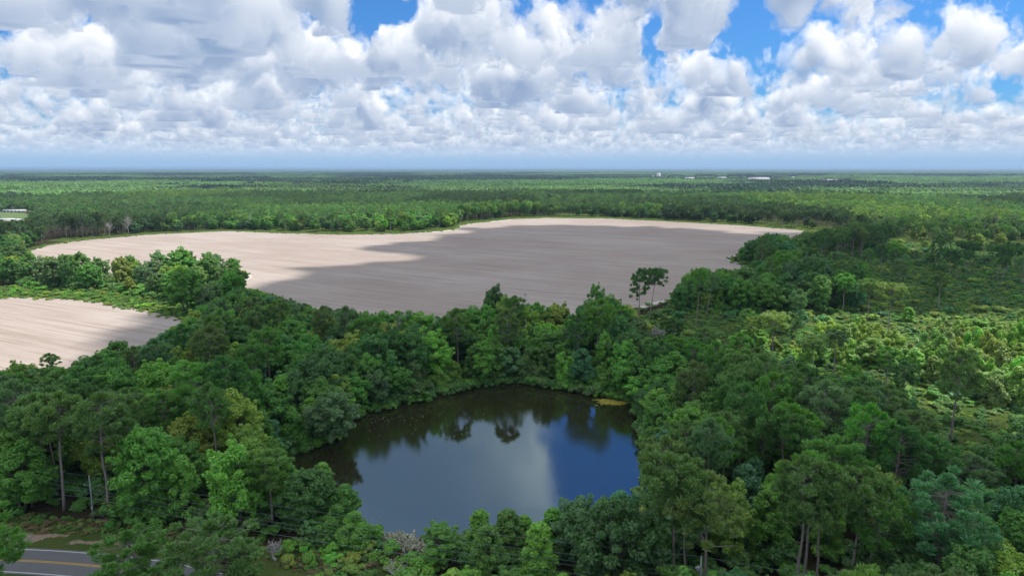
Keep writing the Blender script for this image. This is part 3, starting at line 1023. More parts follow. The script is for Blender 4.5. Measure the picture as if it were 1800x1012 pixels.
hero('pine', 1397, 603, 508, 'grey-green', 'lone tall pine with small dense crown at the meadow edge', S['pine'][1], 0.85)
hero('pine', 1430, 668, 590, 'dull green', 'dark pine with leaning bare trunk left of the vine-hung trees', S['flat_pine'][0], 1.1, (0, -0.12))
hero('pine', 1525, 566, 490, 'dull green', 'umbrella-crowned pine in the meadow, dull one of the pair', S['flat_pine'][0], 1.0)
hero('pine', 1562, 583, 496, 'pale olive', 'umbrella-crowned pine in the meadow, pale sunlit one of the pair', S['flat_pine'][0], 1.1, rz=2)
hero('pine', 1670, 779, 612, 'dull green', 'tall lone pine with long bare dark trunk in the clearing', S['pine'][0], 1.05, (0, 0.01))
for k, (bx, by, ty) in enumerate([(1548, 481, 428), (1666, 499, 436), (1645, 514, 462), (1697, 484, 440), (1752, 497, 430), (1606, 467, 440), (1571, 484, 437), (1681, 491, 455), (1795, 503, 430), (1768, 484, 425)]):
    hero('pine', bx, by, ty, 'dark green', None, S['flat_pine'][0] if k % 3 else S['pine'][k % 4], 0.95, space=8)
hero('pine', 1184, 1058, 800, 'dull green', 'tall pine with pale paired trunks just behind the power lines', S['pine'][3], 1.15, space=3)
hero('pine', 1200, 1060, 815, 'dull green', 'pale thin trunked pine touching the paired trunks behind the power lines', S['pine'][1], 0.85, (0, -0.02), space=2)
hero('pine', 1236, 1062, 826, 'pale olive', 'forked pine with one broken side branch behind the power lines', S['fork_pine'][0], 1.1, rz=0.1, space=3)
hero('pine', 1401, 1062, 800, 'dull green', 'straight pale-trunked pine, first of three beyond the transformer pole', S['pine'][1], 1.0)
hero('pine', 1412, 1040, 800, 'mid green', 'straight pale-trunked pine, middle of three beyond the transformer pole', S['pine'][3], 1.0, space=2)
hero('pine', 1430, 1055, 812, 'dull green', 'straight pale-trunked pine, third of three beyond the transformer pole', S['pine'][1], 0.9, space=2)
hero('pine', 1488, 1050, 822, 'dull green', 'pine with a vine-wrapped lower trunk and bare side branch', S['pine'][3], 1.0, (0, 0.02))
hero('pine', 1512, 1055, 850, 'mid green', 'slanting pine with pale lower trunk leaning over the dark undergrowth', S['pine'][0], 1.0, (0, 0.13))
hero('pine', 1640, 1065, 830, 'blue-green', 'broad dense pine with rounded blue-green crown in the dark corner', S['full_pine'][0], 1.25)
hero('pine', 93, 868, 690, 'dull green', 'leaning pine with pale trunk above the roadside bank', S['pine'][1], 1.25, (0, -0.10))
hero('pine', 103, 866, 700, 'dull green', 'second pale slanting pine trunk beside the leaning roadside pine', S['pine'][3], 0.9, (0, -0.06), space=1.5)
hero('pine', 113, 897, 690, 'dull green', 'straight pine between the slanting trunks and the utility pole', S['pine'][3], 1.1, space=2)
hero('pine', 191, 906, 692, 'dull green', 'tall pine with straight brown trunk beside the utility pole', S['pine'][1], 1.25)
hero('pine', 240, 1100, 930, 'mid green', 'full young pine overhanging the road end', S['full_pine'][0], 1.25)
hero('pine', 385, 1105, 912, 'dull green', 'wide full pine standing before the wires near the grassy bank', S['full_pine'][0], 1.35, rz=2)
hero('pine', -42, 1100, 885, 'mid green', 'pine reaching into the frame above the white rubble by the road', S['full_pine'][0], 1.3, rz=1)
hero('pine', 92, 675, 620, 'mid green', 'small tiered pine against the corner of the small field', S['pine'][2], 0.8)
hero('broad', 1788, 905, 745, 'dark green', 'glossy dark magnolia with white flowers below the clearing', S['broad'][4], 0.95)
hero('broad', 330, 548, 470, 'mid green', 'broad oak with spreading crown over the grass strip end', S['broad'][4], 1.2)
hero('broad', 212, 602 + 60, 598, 'mid green', 'rounded oak standing out against the small field', S['broad'][1], 0.95)
hero('broad', 1045, 590, 497, 'mid green', 'tall leafy tree rising over the wood beside the branchless snag', S['broad'][2], 0.75)
hero('broad', 870, 605, 503, 'dark green', 'dark twin-headed tree rising above the wood behind the pond', S['broad'][3], 0.85)
hero('broad', 585, 778, 690, 'grey-green', 'grey-green willowy tree hanging over the pond where it narrows', S['broad'][1], 1.05)
hero('broad', 410, 488, 452, 'mid green', 'last oak of the line, jutting into the big field', S['broad'][0], 0.9)
hero('broad', 320, 500, 436, 'mid green', 'big oak in the line between the fields', S['broad'][4], 1.1)
hero('broad', 120, 508, 455, 'dark green', 'lone dark oak in the gap of the line between fields', S['broad'][2], 0.8)
hero('young', 570, 908, 812, 'bright green', 'bright slim tree with pointed top beside the near shore', S['young'][1], 1.0)
hero('young', 610, 925, 850, 'mid green', 'rounded slim tree leaning to the water near the lilies', S['young'][0], 1.2)
hero('bush', 545, 990, 968, 'bright green', 'round lime green shrub alone on the grassy bank', S['bush'][0])
hero('young', 1240, 545, 512, 'yellow-green', 'yellow-green flowering small tree at the edge of the meadow thicket', S['broad'][0], 0.8)

SKY_A = np.array([(-300, 640), (0, 645), (60, 632), (130, 648), (190, 600), (260, 610), (290, 588), (345, 545), (430, 500), (480, 515), (560, 535), (700, 545), (760, 545), (830, 520), (870, 506), (930, 514), (980, 527), (1010, 525), (1045, 512), (1070, 522), (1100, 535), (1130, 590), (1200, 588), (1250, 600), (1330, 612), (1430, 650), (1560, 668), (1600, 715), (1650, 785), (1720, 795), (1800, 750), (2000, 740)], float)
SKY_NEAR = np.array([(430, 745), (500, 800), (560, 818), (600, 862), (640, 906), (680, 955), (735, 962), (775, 925), (810, 898), (860, 892), (940, 893), (1000, 892), (1040, 848), (1100, 852), (1128, 842)], float)
SKY_MID = np.array([(1180, 495), (1215, 470), (1290, 468), (1300, 432), (1350, 406), (1400, 420), (1450, 402), (1500, 385), (1600, 392), (1700, 425), (1800, 425), (2000, 420)], float)
SKY_VINE = np.array([(1440, 560), (1480, 545), (1540, 555), (1570, 575), (1610, 612), (1650, 556), (1720, 553), (1800, 545), (2000, 540)], float)
def height_limit(x, y, limit_lines):
    bx, by, _ = to_px(x, y)
    lim = 1e9
    for L_ in limit_lines:
        if L_[0, 0] <= bx <= L_[-1, 0]:
            lim = min(lim, height_to(bx, by, np.interp(bx, L_[:, 0], L_[:, 1])))
    if bx > 640 and by > np.interp(bx, [165, 1227, 1800], [905, 1082, 1180]):     # nothing tall grows between the road and the wires
        lim = min(lim, height_to(bx, by, 1003))
    if 55 < bx < 225 and by > 866:                              # and under those on the roadside bank
        lim = min(lim, height_to(bx, by, 858))
    if 1150 < bx < 1570 and by > 1000:                          # open ground at the feet of the tall pines
        lim = min(lim, height_to(bx, by, 1000))
    return lim
def behind_pond(x, y):
    bx, by, _ = to_px(x, y)
    L_ = np.array([(430, 800), (500, 830), (560, 905), (640, 950), (720, 966), (780, 964), (880, 958), (980, 948), (1070, 928), (1128, 890)], float)
    return not (L_[0, 0] <= bx <= L_[-1, 0] and by > np.interp(bx, L_[:, 0], L_[:, 1]))
for k, (bx, by, ty) in enumerate([(1290, 800, 640), (1345, 830, 655), (1440, 850, 668), (1405, 770, 640), (1500, 830, 680), (1250, 730, 600), (1540, 900, 735), (1370, 900, 720), (1270, 880, 722), (1590, 850, 735), (1700, 930, 800), (1180, 640, 560), (1235, 660, 575), (1300, 668, 585),
                               (40, 850, 668), (140, 830, 672), (235, 845, 680), (300, 820, 690), (10, 800, 660), (180, 780, 660)]):
    hero('pine', bx, by, ty, ['dull green', 'mid green', 'grey-green', 'dark green'][k % 4], None, S['pine'][k % 4], 1.05, space=4.5)
for q_ in ((1053, 640), (921, 606), (708, 640)):
    GR.put(*at(*q_), 6.0)
def ground_free(x, y, margin):
    """clear of water, fields and road"""
    x = np.array([x]); y = np.array([y])
    for p, mg in ((pondW, margin * 0.5), (bigW, margin), (smallW, margin)):
        if inside(p, x, y)[0] or edge_dist(p, x, y)[0] < mg: return False
    return True
OPEN = [wpoly(BANK)]
def fill(poly_px, spacing, kinds, hrange, tones, n_try, margin=2.5, grid=None, seed=0, avoid_bank=True, wide=(0.85, 1.2), sky=None):
    grid = grid or GR
    r = random.Random(seed)
    P = wpoly(poly_px)
    lo, hi = P.min(0), P.max(0)
    lo = np.maximum(lo, [-560, 62]); hi = np.minimum(hi, [600, 950])
    ks = [k for k, w_ in kinds for _ in range(w_)]
    for _ in range(n_try):
        x, y = r.uniform(lo[0], hi[0]), r.uniform(lo[1], hi[1])
        s = spacing * r.uniform(0.8, 1.35)
        if not inside(P, np.array([x]), np.array([y]))[0] or not grid.ok(x, y, s): continue
        if avoid_bank and inside(OPEN[0], np.array([x]), np.array([y]))[0]: continue
        if not ground_free(x, y, margin): continue
        kind = r.choice(ks)
        qx, qy, _ = to_px(x, y)
        front = 740 < qx < 1130 and qy > 900          # low growth between the pond and the road
        if front and kind == 'pine': kind = 'young'
        h = r.uniform(*hrange.get(kind, hrange.get('all')))
        if sky is not None:
            lines = list(sky) + ([] if behind_pond(x, y) else [SKY_NEAR])
            lim = height_limit(x, y, lines) * r.uniform(0.82, 1.03)
            if lim < 4.5: continue
            if lim < 9 and kind == 'pine': kind = r.choice(['young', 'broad'])
            h = min(h, lim)
        # stands of like colour
        m_ = fbm(x * 0.035, y * 0.035, L3)
        tl = tones[kind]
        tone = tl[int(min(len(tl) - 1, max(0, (m_ * 1.5 - 0.25 + r.uniform(-0.3, 0.3)) * len(tl))))]
        grid.put(x, y, s)
        random.seed(r.random())
        add_tree(kind, x, y, h, tone, wide=r.uniform(*wide))
BT = ['dark green', 'mid green', 'bright green', 'mid green', 'dark green', 'mid green', 'yellow-green', 'bright green', 'grey-green', 'mid green', 'blue-green']
PT = ['dull green', 'mid green', 'dark green', 'dull green', 'grey-green', 'mid green']
YT = ['mid green', 'bright green', 'bright green', 'blue-green', 'yellow-green']
TON = {'broad': BT, 'pine': PT, 'young': YT, 'vine': ['pale green', 'yellow-green', 'pale olive', 'bright green'], 'bush': ['mid green', 'dull green', 'blue-green', 'yellow-green', 'dark green']}
ZW = [(-500, 740), (0, 712), (150, 682), (230, 662), (285, 640), (330, 605), (350, 570), (430, 530), (490, 562), (600, 603), (790, 612), (1000, 598), (1090, 575), (1140, 600), (1160, 640), (1140, 700), (1130, 720), (900, 800), (740, 975), (600, 960), (450, 945), (330, 930), (225, 910), (60, 900), (-500, 898)]
ZE = [(1140, 600), (1190, 618), (1290, 645), (1400, 690), (1500, 695), (1580, 722), (1590, 770), (1640, 815), (1740, 820), (1830, 800), (2050, 810), (2050, 1500), (900, 1500), (760, 1030), (770, 985), (980, 945), (1120, 905), (1142, 850), (1130, 720)]
ZTHICK = [(1185, 542), (1215, 520), (1300, 512), (1345, 530), (1345, 552), (1290, 548), (1200, 550)]
ZTHICK2 = [(1302, 482), (1305, 455), (1420, 428), (1430, 455), (1390, 470), (1440, 500), (1520, 522), (1500, 550), (1400, 553), (1345, 540), (1332, 500)]
ZPINES = [(1415, 436), (1425, 421), (1560, 424), (1580, 455), (1500, 458), (1450, 466)]
ZPINES2 = [(1600, 470), (1690, 440), (1950, 432), (1950, 505), (1750, 506), (1650, 492)]
ZVINE = [(1430, 640), (1500, 640), (1590, 655), (1640, 690), (1760, 720), (1960, 735), (1960, 600), (1800, 590), (1650, 595), (1600, 608), (1540, 606), (1440, 600)]
ZLINE = [(-160, 470), (0, 478), (30, 502), (90, 506), (110, 507), (200, 510), (340, 540), (345, 560), (420, 522), (415, 506), (405, 494), (425, 487), (395, 474), (300, 481), (200, 489), (100, 490)]
ZLEFT = [(-400, 490), (-300, 435), (-60, 432), (46, 437), (36, 449), (32, 462), (40, 478), (58, 492), (30, 502), (-200, 505)]
# the rim of the pond first, so that its shore is leafy down to the water
rim = expand(pondW, 3.0)
rr = random.Random(5)
for k in range(len(rim)):
    a, b = rim[k], rim[(k + 1) % len(rim)]
    L_ = np.hypot(*(b - a))
    for s in np.arange(0, L_, 3.6):
        p = a + (b - a) * (s + rr.uniform(-0.8, 0.8)) / L_
        q = p + (p - pondW.mean(0)) / np.linalg.norm(p - pondW.mean(0)) * rr.uniform(0, 2.5)
        px, py, _ = to_px(q[0], q[1])
        if inside(np.array(BANK), np.array([px]), np.array([py]))[0] or (640 < px < 775 and py > 930): continue
        if not GR.ok(q[0], q[1], 3.4): continue
        kind = rr.choice(['young', 'young', 'broad', 'vine'])
        near_shore = py > 880
        h = {'young': rr.uniform(8, 13), 'broad': rr.uniform(9, 14), 'vine': rr.uniform(6, 10)}[kind] * (0.75 if near_shore else 1.0)
        if not behind_pond(q[0], q[1]):
            h = min(h, height_limit(q[0], q[1], [SKY_NEAR]))
            if h < 3: continue
        GR.put(q[0], q[1], 3.6)
        tl = TON[kind] if kind != 'vine' else ['mid green', 'bright green', 'dull green']
        add_tree(kind, q[0], q[1], h, rr.choice(tl), wide=rr.uniform(0.9, 1.2))
fill(ZW, 5.6, [('broad', 13), ('young', 4), ('pine', 3)], {'broad': (12, 19), 'young': (10, 16), 'pine': (19, 25)}, TON, 9000, seed=1, sky=[SKY_A])
fill(ZE, 5.6, [('pine', 8), ('broad', 8), ('young', 4)], {'pine': (17, 24), 'broad': (11, 17), 'young': (9, 15)}, TON, 9000, seed=2, sky=[SKY_A])
fill(ZTHICK, 5.0, [('broad', 5), ('young', 2)], {'broad': (11, 17), 'young': (9, 14)}, TON, 900, seed=3, sky=[SKY_MID])
fill(ZTHICK2, 6.0, [('broad', 5), ('pine', 3), ('young', 1)], {'broad': (13, 19), 'pine': (17, 24), 'young': (9, 14)}, {**TON, 'broad': ['dark green', 'mid green', 'blue-green']}, 2200, seed=4, sky=[SKY_MID])
fill(ZPINES, 7.5, [('pine', 6), ('broad', 1)], {'pine': (20, 27), 'broad': (11, 15)}, {**TON, 'pine': ['dark green', 'dull green']}, 1500, seed=5, sky=[SKY_MID])
fill(ZPINES2, 15, [('pine', 6), ('broad', 1)], {'pine': (17, 25), 'broad': (7, 11)}, {**TON, 'pine': ['dark green', 'dull green']}, 900, seed=6, sky=[SKY_MID])
fill([(1560, 404), (1950, 417), (1950, 437), (1600, 429)], 9, [('pine', 3), ('broad', 2)], {'pine': (14, 20), 'broad': (8, 13)}, {**TON, 'pine': ['dark green', 'dull green', 'mid green'], 'broad': ['mid green', 'yellow-green', 'dark green']}, 900, seed=16)
fill([(1290, 600), (1440, 618), (1450, 655), (1590, 690), (1590, 722), (1480, 694), (1400, 686), (1280, 642)], 6.5, [('young', 3), ('vine', 3), ('pine', 1), ('broad', 1)], {'young': (5, 9), 'vine': (4, 8), 'pine': (12, 17), 'broad': (6, 9)}, {**TON, 'vine': ['bright green', 'yellow-green', 'mid green'], 'broad': ['mid green', 'bright green']}, 900, seed=17)
fill(ZVINE, 5.0, [('vine', 6), ('young', 2), ('broad', 1)], {'vine': (8, 14), 'young': (7, 11), 'broad': (9, 12)}, {**TON, 'young': ['pale green', 'yellow-green'], 'broad': ['pale green', 'yellow-green']}, 900, seed=7, sky=[SKY_VINE])
fill(ZLINE, 10.0, [('broad', 8), ('young', 1)], {'broad': (11, 18), 'young': (7, 10)}, {**TON, 'broad': ['mid green', 'dull green', 'grey-green', 'yellow-green', 'mid green']}, 1500, margin=0.5, seed=8, wide=(0.9, 1.25))
fill(ZLEFT, 8.0, [('broad', 9), ('pine', 1)], {'broad': (12, 18), 'pine': (17, 22)}, {**TON, 'broad': ['mid green', 'dull green', 'dark green']}, 2500, seed=9, margin=0.5)
fill(MEADOW, 7.5, [('bush', 1)], {'bush': (1.2, 3.8)}, TON, 2600, grid=GB, seed=10, wide=(0.9, 1.5))
fill(MEADOW, 22.0, [('pine', 3), ('young', 3), ('vine', 1)], {'pine': (14, 21), 'young': (5, 9), 'vine': (4, 8)}, {**TON, 'pine': ['grey-green', 'dull green', 'mid green'], 'vine': ['mid green', 'bright green']}, 300, seed=11)
BANKBUSH = [(505, 962), (600, 962), (660, 965), (735, 978), (760, 1010), (690, 1040), (560, 1030), (500, 1000)]
fill(BANKBUSH, 2.6, [('bush', 1)], {'bush': (0.9, 2.6)}, {'bush': ['bright green', 'yellow-green', 'mid green']}, 600, grid=GB, seed=12, avoid_bank=False, wide=(1.0, 1.6))
fill([(-200, 905), (60, 905), (150, 915), (300, 930), (480, 952), (500, 985), (420, 990), (330, 955), (230, 935), (60, 915), (-200, 918)], 3.6, [('bush', 1)], {'bush': (0.6, 1.7)}, {'bush': ['mid green', 'dull green', 'dark green', 'yellow-green']}, 130, grid=GB, seed=13, avoid_bank=False, wide=(1.0, 1.5))
fill(STRIP, 7.0, [('bush', 1)], {'bush': (1.2, 3.0)}, {'bush': ['mid green', 'bright green', 'yellow-green']}, 500, grid=GB, seed=14, margin=3.5, wide=(1.0, 1.7))

# the woods beyond the fields: front rows here, and on out to where trees are a few pixels high
LAWN_CLEAR = np.array([(-120, 371.5), (58, 371.5), (66, 392), (46, 426), (-120, 426)])
def north_free(px, py):
    ok = py < np.interp(px, NX, NY) - 0.6
    ok &= ~inside(LAWN_CLEAR, px, py)
    # open grassy ground with scattered trees behind the field edge
    return ok
def ring(rmin, rmax, step, seed, half=41.5):
    r = np.random.default_rng(seed)
    xs = np.arange(-rmax, rmax, step); ys = np.arange(0, rmax, step)
    X, Y = np.meshgrid(xs, ys)
    X = X.ravel() + (r.random(X.size) - 0.5) * step * 0.95
    Y = Y.ravel() + (r.random(Y.size) - 0.5) * step * 0.95
    R = np.hypot(X, Y)
    k = (R >= rmin) & (R < rmax) & (np.abs(np.degrees(np.arctan2(X, Y))) < half)
    return X[k], Y[k], r
X, Y, r = ring(560, 1650, 8.3, 21)
px, py, _ = to_px(X, Y)
k = north_free(px, py) & (py < 470)
thin = np.where((px > 480) & (px < 770) & (py > np.interp(px, NX, NY) - 12), 0.5, 1.0)
thin = np.where((px > 1230) & (py > np.interp(px, NX, NY) - 16), 0.55, thin)
thin = np.where((px > 1600) & (py > 395), 0.6, thin)
k &= r.random(len(X)) < thin
for a_, b_, c_, w_ in ((0.12, 1.0, 1085.0, 7.0), (-0.9, 1.0, 1330.0, 6.0), (0.75, 1.0, 1420.0, 6.0), (-0.05, 1.0, 1380.0, 8.0)):     # tracks and fire breaks
    k &= np.abs(a_ * X + b_ * Y - c_ + 30 * (fbm(X * 0.004, Y * 0.004, L2) - 0.5)) > w_
k &= fbm(X * 0.011 + 7, Y * 0.011, L3) < 0.73
X, Y, px, py = X[k], Y[k], px[k], py[k]
stand = fbm(X * 0.004, Y * 0.0065, L1)
is_pine = r.random(len(X)) < smooth(stand, 0.36, 0.62) * 0.85 + 0.08
# belts of cloud shade on the far woods, painted as darker tint on pines
shade_belt = ((py > 331) & (py < 349) & (px > 1010) & (px < 1420) & (fbm(px * 0.02, py * 0.1, L2) > 0.36)) | ((py > 338) & (py < 346) & (px > 1560) & (px < 2000))
shade_belt |= (py > 327) & (py < 337) & (px < 480) & (fbm(px * 0.012, py * 0.2, L2) > 0.42)
is_pine |= shade_belt
far_rows = []
def far_tint(n, pine, dark, stand, r):
    a = np.array([TINT['mid green'], TINT['dull green'], TINT['yellow-green'], TINT['grey-green'], TINT['bright green'], TINT['pale olive']])
    t = a[r.choice(6, n, p=[0.36, 0.22, 0.12, 0.12, 0.08, 0.10])]
    p = np.array([TINT['dull green'], TINT['pale olive'], TINT['grey-green']])[r.choice(3, n, p=[0.5, 0.3, 0.2])]
    t = np.where(pine[:, None], p, t)
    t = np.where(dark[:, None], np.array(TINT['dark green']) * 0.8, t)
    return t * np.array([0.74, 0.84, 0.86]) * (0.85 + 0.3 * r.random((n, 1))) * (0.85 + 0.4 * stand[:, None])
def stands(x, y, s, seed):
    """patches with fairly sharp edges: 0..1 per stand"""
    g = np.random.default_rng(seed).random((128, 128))
    wx = x + 160 * (fbm(x * 0.006, y * 0.006, L2) - 0.5); wy = y + 160 * (fbm(x * 0.006 + 9, y * 0.006, L3) - 0.5)
    return g[np.floor(wx / s).astype(int) % 128, np.floor(wy / (s * 1.3)).astype(int) % 128]
age = stands(X, Y, 190.0, 3)
ft = far_tint(len(X), is_pine, shade_belt, stand, r)
hh = np.where(is_pine, 15 + 8 * r.random(len(X)), 9 + 8 * r.random(len(X))) * (0.7 + 0.45 * age)
ft = ft * (1.3 - 0.75 * stands(X, Y, 190.0, 4))[:, None] * np.where((age > 0.8)[:, None], [1.2, 1.05, 0.9], [1, 1, 1])
for i in range(len(X)):
    far_rows.append((('pine' if is_pine[i] else 'broad'), X[i], Y[i], hh[i], ft[i], px[i], py[i]))

# ------------------------------------------------------------------ which trees are things of their own: the 290 of each kind that show largest
def tone_of(t):
    return min([k for k in TINT if k != 'straw'], key=lambda k: sum((a - b) ** 2 for a, b in zip(TINT[k], t)))
edge = sorted([f for f in far_rows if np.interp(f[5], NX, NY) - f[6] < 6 and -20 < f[5] < 1820], key=lambda f: f[2])
edge_ids = set(id(f) for f in edge)
for f in edge:
    trees.append(dict(kind=f[0], x=f[1], y=f[2], h=f[3], tone=tone_of(f[4]), shape=None, rz=random.random() * 6.283, label=None, wide=1.1, tilt=(0, 0), tint=tuple(f[4])))
far_rows = [f for f in far_rows if id(f) not in edge_ids]
for t in trees:
    px, py, dep = to_px(t['x'], t['y'], t['h'] * 0.55)
    t['px'], t['py'] = float(px), float(py)
    t['size'] = t['h'] * FOC / float(dep)
    half = 0.35 * t['size']
    t['seen'] = dep > 0 and -half * 0.6 < px < 1800 + half * 0.6 and py - half * 0.7 < 1012
caps = {'broad': 290, 'pine': 290, 'young': 150, 'vine': 90, 'bush': 150}
chosen, rest = [], []
for kind, cap in caps.items():
    mine = sorted([t for t in trees if t['kind'] == kind], key=lambda t: (t['label'] is None, not t['seen'], -t['size']))
    seen = [t for t in mine if t['seen'] or t['label']][:cap]
    ids = set(map(id, seen))
    chosen += seen
    rest += [t for t in mine if id(t) not in ids]
print('trees', len(trees), 'own', {k: sum(t['kind'] == k for t in chosen) for k in caps}, 'rest', len(rest), 'far', len(far_rows))

# labels: what it looks like, and how it is found from something one cannot miss
MARKS = [(162, 875, 'the roadside utility pole'), (40, 975, 'the bend of the painted road'), (1075, 707, 'the yellow lily patch'), (710, 945, 'the pale lily bed'), (850, 672, 'the pond\'s far tip'),
         (515, 797, 'the narrow corner of the pond'), (1133, 800, 'the blue end of the pond'), (650, 722, 'the overhanging bank of the pond'), (325, 570, 'the tip of the small field'), (40, 690, 'the shaded edge of the small field'),
         (1132, 520, 'the twin tall pines'), (1053, 565, 'the branchless snag'), (1670, 700, 'the lone pine in the clearing'), (1238, 920, 'the forked pine'), (1226, 985, 'the transformer pole'),
         (1300, 462, 'the sandy track bend'), (800, 400, 'the notch in the far field edge'), (225, 395, 'the big bare grey tree'), (45, 440, 'the pointed end of the big field'), (425, 487, 'the end of the oak line'),
         (1545, 540, 'the two umbrella pines'), (1420, 404, 'the far corner of the big field'), (1640, 440, 'the sunlit gap among pines'), (1788, 820, 'the flowering magnolia'), (920, 540, 'the crooked white snag'),
         (1060, 384, 'the middle of the far field edge'), (600, 410, 'the open grass behind the field'), (385, 980, 'the wide pine before the wires'), (330, 720, 'the bright tree inside the wood'), (1480, 930, 'the slanting pine trunk'),
         (1350, 620, 'the yellow-green patch'), (1700, 600, 'the sunlit vine-hung trees'), (30, 385, 'the playing field'), (1190, 700, 'the east shore of the pond'), (1640, 920, 'the dense blue-green pine'), (1300, 780, 'the dead grey twigs in the wood')]
ORD = ['first', 'second', 'third', 'fourth', 'fifth', 'sixth', 'seventh', 'eighth', 'ninth', 'tenth', 'eleventh', 'twelfth', 'thirteenth', 'fourteenth', 'fifteenth', 'sixteenth', 'seventeenth', 'eighteenth', 'nineteenth', 'twentieth']
def ordinal(n):
    if n < 20: return ORD[n]
    tens = {20: 'twenty', 30: 'thirty', 40: 'forty', 50: 'fifty'}[(n + 1) // 10 * 10]
    return tens + '-' + ORD[(n + 1) % 10 - 1] if (n + 1) % 10 else {20: 'twentieth', 30: 'thirtieth', 40: 'fortieth', 50: 'fiftieth'}[n + 1]
SIZES = {'broad': (12.5, 16), 'pine': (18, 22), 'young': (9, 12), 'vine': (8, 11), 'bush': (1.5, 2.3)}
ranks = {}
for t in chosen:
    if t['label']: continue
    d = [((t['px'] - a) ** 2 + (1.6 * (t['py'] - b)) ** 2, ph) for a, b, ph in MARKS]
    dist, ph = min(d)
    lo, hi = SIZES[t['kind']]
    sz = 'low' if t['h'] < lo else 'tall' if t['h'] > hi else 'mid-sized'
    ranks.setdefault((sz, t['tone'], t['kind'], ph), []).append((dist, t))
for (sz, tone, kind, ph), v in ranks.items():
    for i, (_, t) in enumerate(sorted(v, key=lambda q: q[0])):
        t['label'] = '%s %s %s, %s out from %s' % (sz, tone, NOUN[kind], ordinal(i), ph)
M_FLOWER = simple_mat('white_petals', (0.75, 0.74, 0.66), 0.6, 0, 0.05)
for t in chosen:
    kind = t['kind']
    sh = t['shape'] or SH[kind][random.randrange(len(SH[kind]))]
    s = t['h'] / sh.h
    w_ = (0.55 * s + 0.45 if kind != 'bush' else s) * t['wide']
    root = link(NAME[kind], None, None, (t['x'], t['y'], 0.0))
    root.empty_display_size = 1.0
    root.rotation_euler = (t['tilt'][0], t['tilt'][1], 0)
    if t['tilt'] == (0, 0): root.rotation_euler = (0, 0, t['rz'])
    root.scale = (w_, w_, s)
    tag(root, t['label'], 'shrub' if kind == 'bush' else 'tree', GROUP[kind])
    link('trunk' if kind != 'bush' else 'stem', sh.trunk, root)
    c = link('crown' if kind != 'bush' else 'foliage', sh.crown, root)
    c['tint'] = [float(q) for q in t['tint']]
    if t['label'].startswith('glossy dark magnolia'):
        r_ = np.random.default_rng(3)
        cv = np.empty(len(sh.crown.vertices) * 3, np.float32); sh.crown.vertices.foreach_get('co', cv); cv = cv.reshape(-1, 3)
        pick = cv[r_.permutation(len(cv))[:400]]
        pick = pick[pick[:, 2] > 9][:40]
        v_, q_ = leaves_at(r_, pick + unit(pick - [0, 0, 8]) * 0.25, np.full(len(pick), 0.1), 5, 0.17, 0.6)
        link('blossom', mesh_np('blossom', v_, [q_], [M_FLOWER]), root)
# the rest of the wood
for kind, nm in (('broad', 'broadleaf_woods'), ('pine', 'pine_woods'), ('young', 'young_woods'), ('vine', 'vine_woods'), ('bush', 'bush_undergrowth')):
    m_ = [t for t in rest if t['kind'] == kind]
    if not m_: continue
    shp = SH[kind]
    s = np.array([t['h'] / shp[0].h for t in m_])
    w_ = (s if kind == 'bush' else 0.55 * s + 0.45) * np.array([t['wide'] for t in m_])
    scatter(nm, [q.source(kind + '_shape') for q in shp], [(t['x'], t['y'], 0) for t in m_], [t['rz'] for t in m_], np.c_[w_, w_, s], [random.randrange(len(shp)) for _ in m_], np.array([t['tint'] for t in m_]))
for kind in ('broad', 'pine'):
    m_ = [f for f in far_rows if f[0] == kind]
    shp = SH['low_' + kind]
    s = np.array([f[3] / shp[0].h for f in m_])
    w_ = 0.5 * s + 0.5
    n = len(m_)
    scatter({'broad': 'far_broadleaf_woods', 'pine': 'far_pine_woods'}[kind], [q.source('low_' + kind + '_shape') for q in shp], np.array([(f[1], f[2], 0) for f in m_]), RNG.random(n) * 6.28, np.c_[w_, w_, s], RNG.integers(0, len(shp), n), np.array([f[4] for f in m_]))
# woods to the horizon, first as clumps of trees, then as one rough canopy
FAR_CLEAR = [np.array(p, float) for p in ([(1308, 313), (1358, 313), (1366, 325), (1306, 325)], [(1144, 308), (1176, 308), (1180, 318), (1140, 318)], [(1200, 312), (1226, 312), (1228, 321), (1198, 321)],
             [(1258, 311), (1280, 311), (1284, 319), (1256, 319)], [(1384, 311), (1400, 311), (1404, 318.5), (1380, 318.5)], [(1440, 317.5), (1500, 317.5), (1500, 327), (1436, 327)])]
X, Y, r = ring(1640, 8200, 21.0, 31, 39.5)
px, py, _ = to_px(X, Y)
k = np.ones(len(X), bool)
for p in FAR_CLEAR: k &= ~inside(p, px, py)
# a few pale clearings
clear_n = fbm(X * 0.0016, Y * 0.0035, L2)
k &= (clear_n < 0.70)
X, Y, px, py = X[k], Y[k], px[k], py[k]
st = fbm(X * 0.0012 + 3, Y * 0.0022, L1)
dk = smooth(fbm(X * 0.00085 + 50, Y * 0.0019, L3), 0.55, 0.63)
for (x0, x1, y0, y1) in [(-50, 480, 303.5, 308.5), (560, 760, 305, 317), (150, 420, 309.5, 313), (790, 1010, 311.5, 319), (-50, 250, 318, 324.5), (300, 560, 321, 325), (1480, 1850, 297.5, 306), (900, 1300, 300.5, 303), (1250, 1560, 327, 330.5)]:  # belts of cloud shade, darkened into the clump tints
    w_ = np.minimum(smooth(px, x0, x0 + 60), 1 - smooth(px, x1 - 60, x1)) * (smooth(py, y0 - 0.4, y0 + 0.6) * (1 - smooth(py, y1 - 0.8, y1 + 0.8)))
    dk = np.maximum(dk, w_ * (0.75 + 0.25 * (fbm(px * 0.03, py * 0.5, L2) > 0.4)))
t_l = np.array([0.082, 0.138, 0.038]); t_m = np.array([0.052, 0.100, 0.030]); t_d = np.array([0.012, 0.032, 0.018])
